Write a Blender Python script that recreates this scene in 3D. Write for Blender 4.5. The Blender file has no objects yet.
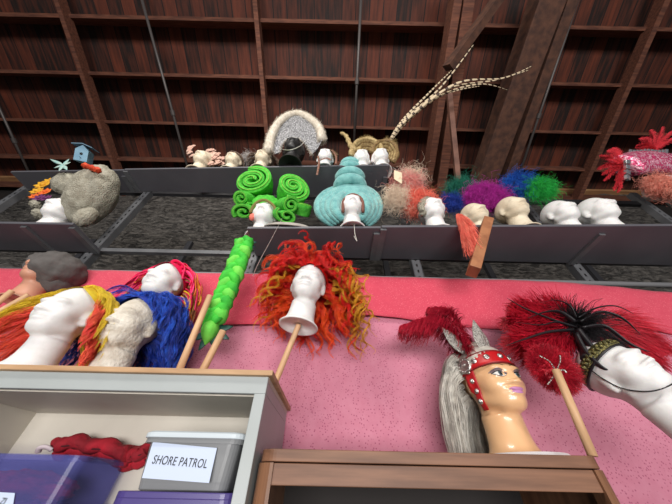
import bpy, bmesh, math, random
import numpy as np
from mathutils import Vector, Matrix, Euler
C = bpy.context.scene
COL = C.collection
RNG = random.Random(7)
NR = np.random.RandomState(11)
EYE = 1.6
F = 252.0
TH = math.radians(43.3)
ROLL = 0.0227
X_ = Vector((1, 0, 0)); UP0 = Vector((0, -math.sin(TH), math.cos(TH))); FW = Vector((0, math.cos(TH), math.sin(TH)))
RT = X_ * math.cos(ROLL) + UP0 * math.sin(ROLL)
UPV = UP0 * math.cos(ROLL) - X_ * math.sin(ROLL)
EYEV = Vector((0, 0, EYE))


def ray(u, v):
    return RT * ((u - 336) / F) + UPV * ((252 - v) / F) + FW


def PY(u, v, Y):
    d = ray(u, v)
    return EYEV + d * (Y / d.y)


def PZ(u, v, Z):
    d = ray(u, v)
    return EYEV + d * ((Z - EYE) / d.z)


# ---------------------------------------------------------------- camera
cam_d = bpy.data.cameras.new('camera')
cam_d.sensor_width = 36
cam_d.lens = F / 672 * 36
cam_d.clip_start = 0.02
cam = bpy.data.objects.new('camera', cam_d)
M = Matrix((RT, UPV, -FW)).transposed().to_4x4()
M.translation = EYEV
cam.matrix_world = M
COL.objects.link(cam)
C.camera = cam


# ---------------------------------------------------------------- materials
MATS = {}


def mat(name, col, rough=0.6, col2=None, scale=20, stretch=(1, 1, 1), bump=0.0, bscale=None, metal=0.0, detail=4,
        lo=0.35, hi=0.65, trans=0.0, alpha=1.0, sheen=0.0, obj_coords=True, sss=0.0, coat=0.0):
    if name in MATS:
        return MATS[name]
    m = bpy.data.materials.new(name)
    m.use_nodes = True
    nt = m.node_tree
    b = nt.nodes['Principled BSDF']
    b.inputs['Roughness'].default_value = rough
    b.inputs['Metallic'].default_value = metal
    b.inputs['Base Color'].default_value = (*col, 1)
    if trans:
        b.inputs['Transmission Weight'].default_value = trans
    if alpha < 1:
        b.inputs['Alpha'].default_value = alpha
    if sheen:
        b.inputs['Sheen Weight'].default_value = sheen
    if coat:
        b.inputs['Coat Weight'].default_value = coat
    if sss:
        b.inputs['Subsurface Weight'].default_value = sss
        b.inputs['Subsurface Scale'].default_value = 0.01
    tc = nt.nodes.new('ShaderNodeTexCoord')
    mp = nt.nodes.new('ShaderNodeMapping')
    mp.inputs['Scale'].default_value = stretch
    nt.links.new(tc.outputs['Object'], mp.inputs['Vector'])
    if col2 is not None:
        n = nt.nodes.new('ShaderNodeTexNoise')
        n.inputs['Scale'].default_value = scale
        n.inputs['Detail'].default_value = detail
        nt.links.new(mp.outputs[0], n.inputs['Vector'])
        r = nt.nodes.new('ShaderNodeValToRGB')
        r.color_ramp.elements[0].position = lo
        r.color_ramp.elements[1].position = hi
        r.color_ramp.elements[0].color = (*col, 1)
        r.color_ramp.elements[1].color = (*col2, 1)
        nt.links.new(n.outputs['Fac'], r.inputs[0])
        nt.links.new(r.outputs[0], b.inputs['Base Color'])
    if bump:
        n2 = nt.nodes.new('ShaderNodeTexNoise')
        n2.inputs['Scale'].default_value = bscale or scale
        n2.inputs['Detail'].default_value = 5
        nt.links.new(mp.outputs[0], n2.inputs['Vector'])
        bp = nt.nodes.new('ShaderNodeBump')
        bp.inputs['Strength'].default_value = bump
        bp.inputs['Distance'].default_value = 0.01
        nt.links.new(n2.outputs['Fac'], bp.inputs['Height'])
        nt.links.new(bp.outputs[0], b.inputs['Normal'])
    MATS[name] = m
    return m


def S(r, g, b):  # sRGB 0-255 to linear
    f = lambda c: ((c / 255 + 0.055) / 1.055) ** 2.4 if c > 10.3 else c / 255 / 12.92
    return (f(r), f(g), f(b))


# ---------------------------------------------------------------- mesh helpers
class MB:
    def __init__(s):
        s.v = []; s.f = []; s.m = []

    def add(s, vs, fs, mi=0):
        o = len(s.v)
        s.v.extend([tuple(x) for x in vs])
        for f in fs:
            s.f.append(tuple(i + o for i in f)); s.m.append(mi)

    def box(s, c, sz, rot=None, mi=0):
        hx, hy, hz = sz[0] / 2, sz[1] / 2, sz[2] / 2
        vs = [Vector((x, y, z)) for x in (-hx, hx) for y in (-hy, hy) for z in (-hz, hz)]
        if rot is not None:
            vs = [rot @ v for v in vs]
        vs = [v + Vector(c) for v in vs]
        s.add(vs, [(0, 1, 3, 2), (4, 6, 7, 5), (0, 4, 5, 1), (2, 3, 7, 6), (0, 2, 6, 4), (1, 5, 7, 3)], mi)

    def box2(s, a, b, mi=0):
        s.box([(a[i] + b[i]) / 2 for i in range(3)], [abs(b[i] - a[i]) for i in range(3)], None, mi)

    def bar(s, a, b, w, h, mi=0, upv=(0, 0, 1)):  # rectangular bar between two points, w across, h along upv
        a = Vector(a); b = Vector(b)
        d = (b - a).normalized()
        up = Vector(upv)
        sd = d.cross(up).normalized()
        up = sd.cross(d).normalized()
        vs = []
        for p in (a, b):
            for i, j in ((-1, -1), (1, -1), (1, 1), (-1, 1)):
                vs.append(p + sd * (w / 2 * i) + up * (h / 2 * j))
        s.add(vs, [(3, 2, 1, 0), (4, 5, 6, 7), (0, 1, 5, 4), (1, 2, 6, 5), (2, 3, 7, 6), (3, 0, 4, 7)], mi)

    def tube(s, pts, r, n=8, mi=0, caps=True, flat=1.0, up=None):
        pts = [Vector(p) for p in pts]
        k = len(pts)
        rs = r if hasattr(r, '__len__') else [r] * k
        o = len(s.v)
        prev = None
        for i, p in enumerate(pts):
            t = (pts[min(i + 1, k - 1)] - pts[max(i - 1, 0)])
            t = t.normalized() if t.length > 1e-9 else Vector((0, 0, 1))
            if prev is None:
                a = Vector(up) if up is not None else Vector((0, 0, 1))
                if abs(a.dot(t)) > .95: a = Vector((1, 0, 0))
                nx = a.cross(t).normalized()
            else:
                nx = prev - t * prev.dot(t)
                nx = nx.normalized() if nx.length > 1e-6 else prev
            prev = nx
            ny = t.cross(nx)
            for j in range(n):
                an = 2 * math.pi * j / n
                s.v.append(tuple(p + nx * (math.cos(an) * rs[i]) + ny * (math.sin(an) * rs[i] * flat)))
        for i in range(k - 1):
            for j in range(n):
                s.f.append((o + i * n + j, o + i * n + (j + 1) % n, o + (i + 1) * n + (j + 1) % n, o + (i + 1) * n + j)); s.m.append(mi)
        if caps:
            s.f.append(tuple(o + j for j in range(n))[::-1]); s.m.append(mi)
            s.f.append(tuple(o + (k - 1) * n + j for j in range(n))); s.m.append(mi)

    def ell(s, c, r, rot=None, nu=16, nv=10, mi=0, noise=0.0):
        o = len(s.v)
        c = Vector(c)
        for i in range(nv + 1):
            th = math.pi * i / nv
            for j in range(nu):
                ph = 2 * math.pi * j / nu
                k = 1 + (RNG.uniform(-noise, noise) if 0 < i < nv else 0)
                v = Vector((r[0] * math.sin(th) * math.cos(ph), r[1] * math.sin(th) * math.sin(ph), r[2] * math.cos(th))) * k
                if rot is not None: v = rot @ v
                s.v.append(tuple(c + v))
        for i in range(nv):
            for j in range(nu):
                s.f.append((o + i * nu + j, o + (i + 1) * nu + j, o + (i + 1) * nu + (j + 1) % nu, o + i * nu + (j + 1) % nu)); s.m.append(mi)

    def lathe(s, prof, c=(0, 0, 0), n=32, mi=0, rot=None, sx=1.0, sy=1.0):
        o = len(s.v)
        c = Vector(c)
        for (r, z) in prof:
            for j in range(n):
                an = 2 * math.pi * j / n
                v = Vector((r * math.cos(an) * sx, r * math.sin(an) * sy, z))
                if rot is not None: v = rot @ v
                s.v.append(tuple(c + v))
        for i in range(len(prof) - 1):
            for j in range(n):
                s.f.append((o + i * n + j, o + i * n + (j + 1) % n, o + (i + 1) * n + (j + 1) % n, o + (i + 1) * n + j)); s.m.append(mi)

    def build(s, name, mats, parent=None, smooth=False, loc=None, rot=None, bevel=0, solid=0):
        me = bpy.data.meshes.new(name)
        me.from_pydata([tuple(v) for v in s.v], [], s.f)
        if not isinstance(mats, (list, tuple)): mats = [mats]
        for m in mats: me.materials.append(m)
        me.polygons.foreach_set('material_index', s.m)
        if smooth:
            me.polygons.foreach_set('use_smooth', [True] * len(s.f))
        me.update()
        o = bpy.data.objects.new(name, me)
        COL.objects.link(o)
        if parent: o.parent = parent
        if loc is not None: o.location = loc
        if rot is not None: o.rotation_euler = rot
        if bevel:
            md = o.modifiers.new('bevel', 'BEVEL'); md.width = bevel; md.segments = 2; md.limit_method = 'ANGLE'
        if solid:
            md = o.modifiers.new('solid', 'SOLIDIFY'); md.thickness = solid; md.offset = 0
        return o


def tag(o, label, cat, group=None):
    o['label'] = label; o['category'] = cat
    if group: o['group'] = group
    return o


def thing(name, label, cat, loc=(0, 0, 0), rot=None, group=None, scale=None):
    o = bpy.data.objects.new(name, None)
    o.empty_display_size = 0.05
    COL.objects.link(o)
    o.location = loc
    if rot: o.rotation_euler = rot
    if scale: o.scale = (scale,) * 3
    return tag(o, label, cat, group)


def struct(o):
    o['kind'] = 'structure'
    return o


def fbm(x, y, seed=0):
    return (math.sin(x * 1.7 + seed) * math.cos(y * 2.1 - seed) + 0.5 * math.sin(x * 4.3 + y * 3.1 + seed * 2) + 0.25 * math.sin(x * 9.1 - y * 7.7 + seed * 3)) / 1.75


# ---------------------------------------------------------------- room shell
Z0 = EYE + 4.3; SL = 0.384
YW = 2.25


def roofz(y): return Z0 - SL * y


def plank_mat():
    m = bpy.data.materials.new('roof planks'); m.use_nodes = True
    nt = m.node_tree; b = nt.nodes['Principled BSDF']; b.inputs['Roughness'].default_value = .75
    tc = nt.nodes.new('ShaderNodeTexCoord')
    sep = nt.nodes.new('ShaderNodeSeparateXYZ'); nt.links.new(tc.outputs['Object'], sep.inputs[0])
    mu = nt.nodes.new('ShaderNodeMath'); mu.operation = 'MULTIPLY'; mu.inputs[1].default_value = 6.0
    nt.links.new(sep.outputs[0], mu.inputs[0])
    fl = nt.nodes.new('ShaderNodeMath'); fl.operation = 'FLOOR'; nt.links.new(mu.outputs[0], fl.inputs[0])
    fr = nt.nodes.new('ShaderNodeMath'); fr.operation = 'FRACT'; nt.links.new(mu.outputs[0], fr.inputs[0])
    wn = nt.nodes.new('ShaderNodeTexWhiteNoise'); wn.noise_dimensions = '1D'; nt.links.new(fl.outputs[0], wn.inputs['W'])
    nz = nt.nodes.new('ShaderNodeTexNoise'); nz.inputs['Scale'].default_value = 3; nz.inputs['Detail'].default_value = 6
    mp = nt.nodes.new('ShaderNodeMapping'); mp.inputs['Scale'].default_value = (9, 1, 1)
    nt.links.new(tc.outputs['Object'], mp.inputs[0]); nt.links.new(mp.outputs[0], nz.inputs['Vector'])
    ad = nt.nodes.new('ShaderNodeMath'); ad.operation = 'MULTIPLY_ADD'; ad.inputs[1].default_value = .34
    nt.links.new(wn.outputs['Value'], ad.inputs[0]); nt.links.new(nz.outputs['Fac'], ad.inputs[2])
    rp = nt.nodes.new('ShaderNodeValToRGB')
    e = rp.color_ramp.elements
    e[0].position = .42; e[0].color = (*S(28, 13, 8), 1)
    e[1].position = .95; e[1].color = (*S(108, 50, 30), 1)
    nt.links.new(ad.outputs[0], rp.inputs[0])
    gt = nt.nodes.new('ShaderNodeMath'); gt.operation = 'GREATER_THAN'; gt.inputs[1].default_value = .07
    nt.links.new(fr.outputs[0], gt.inputs[0])
    mx = nt.nodes.new('ShaderNodeMix'); mx.data_type = 'RGBA'
    mx.inputs['A'].default_value = (*S(20, 11, 9), 1)
    nt.links.new(gt.outputs[0], mx.inputs['Factor']); nt.links.new(rp.outputs[0], mx.inputs['B'])
    nt.links.new(mx.outputs['Result'], b.inputs['Base Color'])
    return m


PLANK = plank_mat()
TIMB = mat('old timber', S(122, 74, 54), .8, S(86, 50, 38), 6, (1, 8, 8), bump=.2)
TIMB2 = mat('brown beam', S(96, 62, 46), .8, S(66, 42, 33), 5, (3, 3, 3), bump=.2)
CONC = mat('concrete floor', S(110, 106, 100), .8, S(90, 87, 82), 3)
BACKW = mat('dark back wall', S(40, 32, 28), .9, S(28, 24, 22), 4)
b = MB(); b.box2((-7, -6, -.1), (7, YW + .2, 0)); struct(b.build('floor', CONC))
b = MB(); b.box2((-7, YW, 0), (7, YW + .1, roofz(YW))); struct(b.build('wall_back', BACKW))
b = MB(); b.add([(-7, -1.2, roofz(-1.2)), (7, -1.2, roofz(-1.2)), (7, YW + .3, roofz(YW + .3)), (-7, YW + .3, roofz(YW + .3)),
                 (-7, -1.2, roofz(-1.2) + .04), (7, -1.2, roofz(-1.2) + .04), (7, YW + .3, roofz(YW + .3) + .04), (-7, YW + .3, roofz(YW + .3) + .04)],
                [(0, 3, 2, 1), (4, 5, 6, 7), (0, 1, 5, 4), (1, 2, 6, 5), (2, 3, 7, 6), (3, 0, 4, 7)])
struct(b.build('ceiling', PLANK))


def roofhit(u, v, drop):
    d = ray(u, v)
    t = (Z0 - drop - EYE) / (d.z + SL * d.y)
    return EYEV + d * t


# purlins across the slope, seen on their lower edge
PD = .25
names = ['nearest overhead, topmost in view', 'second from overhead', 'third from overhead', 'fourth from overhead, just above the hats', 'lowest, level with the eave']
for k, v in enumerate((27, 83, 130.5, 167.5, 196)):
    p = roofhit(336, v, PD)
    b = MB(); b.box((0, 0, 0), (13.6, .035, PD - .004))
    o = b.build('roof_purlin', TIMB, loc=(0, p.y, roofz(p.y) - PD / 2 - .002)); o.rotation_euler = (-math.atan(SL), 0, 0)
    tag(o, 'thin brown roof joist running across the planks, ' + names[k], 'roof joist', 'roof joists across the planks')
# sloping rafters: under the planks, running down the slope


def rafter(u, v, w, h, drop, name, m, label, cat, group, y0=-.9, y1=YW - .03, du=0):
    p = roofhit(u, v, drop + h)
    b = MB(); c = math.cos(math.atan(SL)); 
    b.bar((p.x - du, y0, roofz(y0) - drop - h / 2), (p.x, y1, roofz(y1) - drop - h / 2), w, h)
    o = b.build(name, m)
    return tag(o, label, cat, group)


rafter(79, 67, .05, .12, PD - .03, 'roof_rafter', TIMB, 'thin reddish rafter crossing the joists above the bird house hat', 'rafter', 'thin rafters')
rafter(260, 60, .05, .12, PD - .03, 'roof_rafter', TIMB, 'thin reddish rafter crossing the joists above the white fur arch headdress', 'rafter', 'thin rafters')
rafter(630, 85, .06, .12, PD - .03, 'roof_rafter', TIMB, 'thin rafter crossing the joists above the sequinned pink headdress', 'rafter', 'thin rafters')


def seg(u0, v0, z0, u1, v1, z1, ext=(0, 0)):
    a = PZ(u0, v0, EYE + z0); c = PZ(u1, v1, EYE + z1)
    d = c - a
    return a - d * ext[0], c + d * ext[1]


PIPE = mat('dull steel conduit', S(98, 92, 90), .5, metal=.4)
b = MB()
for (u0, v0, u1, v1, lab) in ((142, 0, 187, 165, 'grey pipe with one coupling above the white curly wigs'),
                              (361, 0, 355, 122, 'grey pipe under the roof above the gold braided turban'),
                              (578, 0, 521, 169, 'grey pipe with coupling right of the paired brown beams'),
                              (-8, 92, 26, 166, 'grey pipe at the far left edge under the roof')):
    a, c = seg(u0, v0, 3.72, u1, v1, 3.72 - .33 - .45 * 0, (0, 0))
    pa = roofhit(u0, v0, PD + .013); pc = roofhit(u1, v1, PD + .013)
    d = pc - pa
    b = MB(); b.tube([pa - d * .15, pc + d * .35], .016, 8)
    cpt = pa + d * .63
    t = thing('conduit_pipe', lab, 'pipe', (0, 0, 0), group='pipes under the roof')
    b.build('pipe', PIPE, t, smooth=True)
    b = MB(); b.tube([cpt - d.normalized() * .03, cpt + d.normalized() * .03], .026, 10); b.build('coupling', PIPE, t)

# heavy paired beams
for (u0, u1, w, lab, z0, z1, mm) in ((547, 486, .26, 'wide brown beam running down the slope, left one of the pair', 3.5, 2.95, TIMB2),
                                 (567, 506, .11, 'narrower brown beam close beside the wide one, with a dark gap between', 3.55, 3.0, TIMB2),
                                 (466, 441, .11, 'reddish beam behind the tips of the pheasant feathers', 3.6, 3.05, TIMB),
                                 (455, 428, .08, 'thin reddish beam left of its twin, behind the pheasant feathers', 3.6, 3.05, TIMB)):
    a, c = seg(u0, 0, z0, u1, 172, z1, (.3, .12))
    b = MB(); b.bar(a, c, w, .2)
    tag(b.build('timber_beam', mm, bevel=.006), lab, 'beam', 'long timber beams')
a, c = seg(497, 0, 3.35, 452, 62, 3.1, (.2, .1))
b = MB(); b.bar(a, c, .07, .12); tag(b.build('timber_brace', TIMB2), 'short dark brown brace slanting between the beam groups', 'brace')
POLEW = mat('pale stick', S(128, 88, 72), .7, S(98, 64, 52), 8, (1, 1, 1))
a, c = seg(449, 92, 2.9, 458, 182, 2.2, (0, .1))
b = MB(); b.bar(a, c, .045, .045); tag(b.build('wooden_prop', POLEW), 'pale pinkish wooden stick standing up behind the magenta wig', 'stick')
# timber plate along the top of the wall
b = MB(); z = PY(600, 192, YW - .06).z
b.box2((-6.8, YW - .12, z - .06), (6.8, YW - .02, z + .03))
tag(b.build('wall_plate_timber', mat('fresh timber', S(176, 134, 92), .7, S(150, 108, 72), 4, (1, 6, 6)), bevel=.004),
    'long pale timber plank lying along the top of the plastic sheeting', 'timber plank')

# black plastic sheeting on the wall
m = bpy.data.materials.new('crinkled black plastic'); m.use_nodes = True
nt = m.node_tree; bs = nt.nodes['Principled BSDF']
bs.inputs['Base Color'].default_value = (*S(44, 43, 43), 1); bs.inputs['Roughness'].default_value = .4
tc = nt.nodes.new('ShaderNodeTexCoord'); mp = nt.nodes.new('ShaderNodeMapping'); mp.inputs['Scale'].default_value = (1, 1, 2.8)
nt.links.new(tc.outputs['Object'], mp.inputs[0])
n1 = nt.nodes.new('ShaderNodeTexNoise'); n1.inputs['Scale'].default_value = 9; n1.inputs['Detail'].default_value = 8; n1.inputs['Distortion'].default_value = 1.2; n1.inputs['Roughness'].default_value = .65
nt.links.new(mp.outputs[0], n1.inputs['Vector'])
bp = nt.nodes.new('ShaderNodeBump'); bp.inputs['Strength'].default_value = 1.0; bp.inputs['Distance'].default_value = .06
nt.links.new(n1.outputs['Fac'], bp.inputs['Height']); nt.links.new(bp.outputs[0], bs.inputs['Normal'])
cr = nt.nodes.new('ShaderNodeValToRGB'); cr.color_ramp.elements[0].position = .4; cr.color_ramp.elements[1].position = .62
cr.color_ramp.elements[0].color = (*S(48, 46, 44), 1); cr.color_ramp.elements[1].color = (*S(122, 117, 111), 1)
nt.links.new(n1.outputs['Fac'], cr.inputs[0]); nt.links.new(cr.outputs[0], bs.inputs['Base Color'])
b = MB(); nx, nz = 130, 40
ztop = z - .06
for j in range(nz + 1):
    for i in range(nx + 1):
        x = -4.6 + 9.2 * i / nx; zz = 1.5 + (ztop - 1.5) * j / nz
        b.v.append((x, YW - .05 + .02 * fbm(x * 3, zz * 6, 1) + .012 * fbm(x * 9, zz * 14, 4), zz))
for j in range(nz):
    for i in range(nx):
        q = j * (nx + 1) + i
        b.f.append((q, q + 1, q + nx + 2, q + nx + 1)); b.m.append(0)
tag(b.build('plastic_sheeting', m, smooth=True), 'crinkled dark plastic sheeting covering the wall behind the rack', 'sheeting')

# ---------------------------------------------------------------- metal rack
STEEL = mat('grey slotted steel', S(112, 113, 116), .5, S(98, 99, 102), 10, metal=.25)
STEEL2 = mat('pale grey tube', S(150, 150, 152), .45, metal=.2)
DSTEEL = mat('dark steel beam', S(62, 62, 66), .5, metal=.3)
YP = 1.25
rack = thing('metal_rack', 'tall grey slotted-steel rack standing behind the pink cloth and carrying the hat shelves', 'rack', (0, YP, 0))


def post(x, ztop=3.62):
    b = MB()
    w = .055; step = .05
    n = int((ztop - 1.9) / step)
    # lower plain part
    b.box2((x - w / 2, 0, 0), (x + w / 2, .003, 1.9))
    hs = .011
    for k in range(n):
        z0 = 1.9 + k * step; z1 = z0 + step; zc = (z0 + z1) / 2
        xs = [x - w / 2, x - hs / 2, x + hs / 2, x + w / 2]; zs = [z0, zc - hs, zc + hs, z1]
        for i in range(3):
            for j in range(3):
                if i == 1 and j == 1: continue
                b.add([(xs[i], 0, zs[j]), (xs[i + 1], 0, zs[j]), (xs[i + 1], 0, zs[j + 1]), (xs[i], 0, zs[j + 1])], [(0, 1, 2, 3)])
                b.add([(xs[i], .003, zs[j]), (xs[i + 1], .003, zs[j]), (xs[i + 1], .003, zs[j + 1]), (xs[i], .003, zs[j + 1])], [(3, 2, 1, 0)])
    for sx in (-1, 1):
        b.box2((x + sx * w / 2 - .002, 0, 0), (x + sx * w / 2 + .002, .045, 1.9 + n * step))
    b.build('post', STEEL, rack)
    for y in (.75,):
        b = MB(); b.box2((x - w / 2, y, 0), (x + w / 2, y + .04, 1.9 + n * step)); b.build('post', DSTEEL, rack)


XP = [-2.72, -1.64, -.55, .53, 1.6, 2.68]
for x in XP: post(x)
zb = PY(336, 279.5, YP).z
zb2 = PY(336, 258, YP + .05).z
zb3 = PY(336, 199, YP + .05).z
b = MB(); b.tube([(-3, -.02, zb), (3, -.02, zb)], .016, 10); b.build('beam', STEEL2, rack, smooth=True)
for k in range(5):
    b = MB(); b.box2((XP[k] + .02, .02, zb2 - .012), (XP[k + 1] - .02, .05, zb2 + .018)); b.build('beam', STEEL, rack)
    b = MB(); b.box2((XP[k] + .02, .02, zb3 - .02), (XP[k + 1] - .02, .05, zb3 + .03)); b.build('beam', DSTEEL, rack)
    b = MB(); b.box2((XP[k] + .02, .70, zb2 - .08), (XP[k + 1] - .02, .73, zb2 - .04)); b.build('beam', DSTEEL, rack)

# ---------------------------------------------------------------- hat shelves
SHELF = mat('grey shelf board', S(96, 95, 101), .55, S(86, 85, 91), 3)
ZM = EYE + 1.138   # middle shelf, top face
ZU = EYE + 1.857


def shelf(name, corners, Z, label, brackets, lip=.018):
    # corners: four floor-plan points (front left, front right, back right, back left)
    t = thing(name, label, 'shelf', ((corners[0].x + corners[1].x) / 2, YP, Z), group='grey hat shelves')
    o = t.location
    b = MB()
    vs = [Vector((c.x, c.y, Z - lip)) - o for c in corners] + [Vector((c.x, c.y, Z)) - o for c in corners]
    b.add(vs, [(0, 3, 2, 1), (4, 5, 6, 7), (0, 1, 5, 4), (1, 2, 6, 5), (2, 3, 7, 6), (3, 0, 4, 7)])
    b.build('shelf_board', SHELF, t, bevel=.002)
    for (x0, x1) in brackets:
        b = MB(); b.bar(Vector((x0, corners[0].y + .01, Z - lip - .008)) - o, Vector((x1, YP - .004, Z - lip - .008)) - o, .035, .014)
        b.build('bracket', STEEL, t)
    return t


def sh(u0, v0, u1, v1, Z, vb, ub0=None, ub1=None):
    a = PZ(u0, v0, Z - .018); c = PZ(u1, v1, Z - .018)
    return [a, c, Vector((c.x, YP - .006, Z)), Vector((a.x, YP - .006, Z))]


def bx_(u, v, Z): return PZ(u, v, Z).x


s1 = sh(10, 172, 123, 170.3, ZU, 0)
shelf('hat_shelf', s1, ZU, 'grey hat shelf under the bird house, left board of the top tier', [(s1[1].x - .02, s1[1].x - .02)])
s2 = sh(124, 169.6, 390, 165.3, ZU, 0)
shelf('hat_shelf', s2, ZU, 'long grey hat shelf under the white curly wigs and fur arch, top tier', [(s2[0].x + .01, s2[0].x + .01), (s2[1].x - .02, s2[1].x - .02)])
s3 = sh(-90, 222, 72, 224.5, ZM, 0)
shelf('hat_shelf', s3, ZM, 'short grey hat shelf under the big beige boulder wig', [(s3[1].x - .3, s3[1].x - .3), (s3[1].x - .012, s3[1].x - .012)])
s4 = sh(247, 228.5, 381, 228, ZM, 0)
shelf('hat_shelf', s4, ZM, 'grey hat shelf under the green roll wig and the teal beehive wig', [(s4[1].x - .02, s4[1].x - .02)])
s5 = sh(382, 227.2, 740, 225.5, ZM, 0)
shelf('hat_shelf', s5, ZM, 'long grey hat shelf under the feather wigs and the two bare bald heads', [(bx_(604, 227, ZM), bx_(604, 227, ZM)), (s5[0].x + .01, s5[0].x + .01)])
print('SHELF Y', [round(c.y, 3) for c in s1 + s2 + s3 + s4 + s5])

# ---------------------------------------------------------------- cloths


def cloth_mat(name, c0, c1, c2, sc):
    m = bpy.data.materials.new(name); m.use_nodes = True
    nt = m.node_tree; b = nt.nodes['Principled BSDF']; b.inputs['Roughness'].default_value = .9
    b.inputs['Sheen Weight'].default_value = .15
    tc = nt.nodes.new('ShaderNodeTexCoord')
    v = nt.nodes.new('ShaderNodeTexVoronoi'); v.inputs['Scale'].default_value = sc; v.inputs['Randomness'].default_value = .8
    nt.links.new(tc.outputs['Object'], v.inputs['Vector'])
    r = nt.nodes.new('ShaderNodeValToRGB'); r.color_ramp.elements[0].position = .14; r.color_ramp.elements[1].position = .3
    r.color_ramp.elements[0].color = (0, 0, 0, 1); r.color_ramp.elements[1].color = (1, 1, 1, 1)
    nt.links.new(v.outputs['Distance'], r.inputs[0])
    n = nt.nodes.new('ShaderNodeTexNoise'); n.inputs['Scale'].default_value = 30; n.inputs['Detail'].default_value = 3
    nt.links.new(tc.outputs['Object'], n.inputs['Vector'])
    mb = nt.nodes.new('ShaderNodeMix'); mb.data_type = 'RGBA'; mb.inputs['A'].default_value = (*c0, 1); mb.inputs['B'].default_value = (*c2, 1)
    nt.links.new(n.outputs['Fac'], mb.inputs['Factor'])
    mx = nt.nodes.new('ShaderNodeMix'); mx.data_type = 'RGBA'; mx.inputs['A'].default_value = (*c1, 1)
    nt.links.new(r.outputs[0], mx.inputs['Factor']); nt.links.new(mb.outputs['Result'], mx.inputs['B'])
    nt.links.new(mx.outputs['Result'], b.inputs['Base Color'])
    return m


PINK = cloth_mat('pink sprigged cotton', S(190, 112, 134), S(158, 72, 104), S(206, 136, 156), 95)
REDC = cloth_mat('coral red print cotton', S(212, 76, 96), S(226, 112, 124), S(198, 60, 84), 120)


def cloth(name, m, Y, z_of_bottom, z_of_top, x0, x1, amp, label, seed, nx=150, nz=30, fold=None):
    b = MB()
    for j in range(nz + 1):
        for i in range(nx + 1):
            x = x0 + (x1 - x0) * i / nx
            zt = z_of_top(x); zbm = z_of_bottom(x)
            z = zbm + (zt - zbm) * j / nz
            hang = (1 - j / nz)
            y = Y + amp * (.35 + hang) * (math.sin(x * 7.3 + seed + .6 * math.sin(x * 3.1)) * .6 + .3 * math.sin(x * 17 + seed * 2 + z * 1.5)) + .006 * fbm(x * 5, z * 6, seed)
            if fold: y += fold(x, z)
            b.v.append((x, y, z))
    for j in range(nz):
        for i in range(nx):
            q = j * (nx + 1) + i
            b.f.append((q, q + 1, q + nx + 2, q + nx + 1)); b.m.append(0)
    return tag(b.build(name, m, smooth=True, solid=.002), label, 'cloth')


YC = 1.2
# seam between the red band and the pink cloth, read as a run of points
seam_px = [(-40, 330), (60, 330), (160, 328), (225, 326), (300, 325), (340, 318), (365, 316), (400, 319), (440, 325), (520, 330), (600, 330), (640, 328), (700, 340)]
seam = sorted([(PY(u, v, YC).x, PY(u, v, YC).z) for u, v in seam_px])


def seamz(x):
    return float(np.interp(x, [s[0] for s in seam], [s[1] for s in seam]))


cloth('pink_cloth', PINK, YC + .006, lambda x: .5, lambda x: seamz(x) + .03, -2.3, 2.3, .02, 'pale pink cotton cloth with small dark sprigs hanging behind the heads', 1.3)
cloth('red_cloth', REDC, YC - .012, lambda x: seamz(x) - .004, lambda x: zb - .02 - .05 * max(0., x - .9) ** 2 * 1.2, -2.3, 2.3, .010, 'coral red printed cotton band draped from the rack tube above the pink cloth', 2.1, nz=14)

# ---------------------------------------------------------------- light and world
w = bpy.data.worlds.new('world'); C.world = w; w.use_nodes = True
w.node_tree.nodes['Background'].inputs[0].default_value = (.78, .88, 1, 1)
w.node_tree.nodes['Background'].inputs[1].default_value = .06


def area(name, loc, target, sx, sy, power, col):
    l = bpy.data.lights.new(name, 'AREA'); l.shape = 'RECTANGLE'; l.size = sx; l.size_y = sy; l.energy = power; l.color = col
    o = bpy.data.objects.new(name, l); COL.objects.link(o); o.location = loc
    o.rotation_euler = (Vector(target) - Vector(loc)).to_track_quat('-Z', 'Y').to_euler()
    return o


area('open_door_daylight', (.3, -5.4, 1.25), (0, 1, 2.2), 4.8, 1.7, 480, (1, .97, .95))
area('ceiling_lamp', (-1.0, -.9, 4.6), (-.1, 1.1, 2.3), 1.4, .4, 60, (1, .95, .88))
C.view_settings.view_transform = 'Standard'; C.view_settings.look = 'None'
C.view_settings.gamma = 1; C.view_settings.exposure = 0; C.view_settings.use_curve_mapping = False
C.cycles.max_bounces = 6
# ---------------------------------------------------------------- grey cabinet (left)
GCAB = mat('pale grey painted steel', S(170, 176, 176), .45, S(160, 166, 165), 4)
GIN = mat('cream painted steel', S(198, 192, 180), .5, S(186, 180, 168), 5)
LWOOD = mat('pale board', S(196, 160, 122), .6, S(170, 132, 96), 6, (1, 6, 6))
YF = .75
zt = PY(140, 368.5, YF).z; zw = zt - .014
xr = PY(268, 380, YF).x
xl = -1.55
YB = 1.17
gc = thing('steel_cabinet', 'open pale grey steel cabinet with plastic bins inside and a pale board on top', 'cabinet', ((xl + xr) / 2, (YF + YB) / 2, 0))
go = gc.location


def gbox(b, a, c):
    b.box2(Vector(a) - go, Vector(c) - go)


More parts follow.
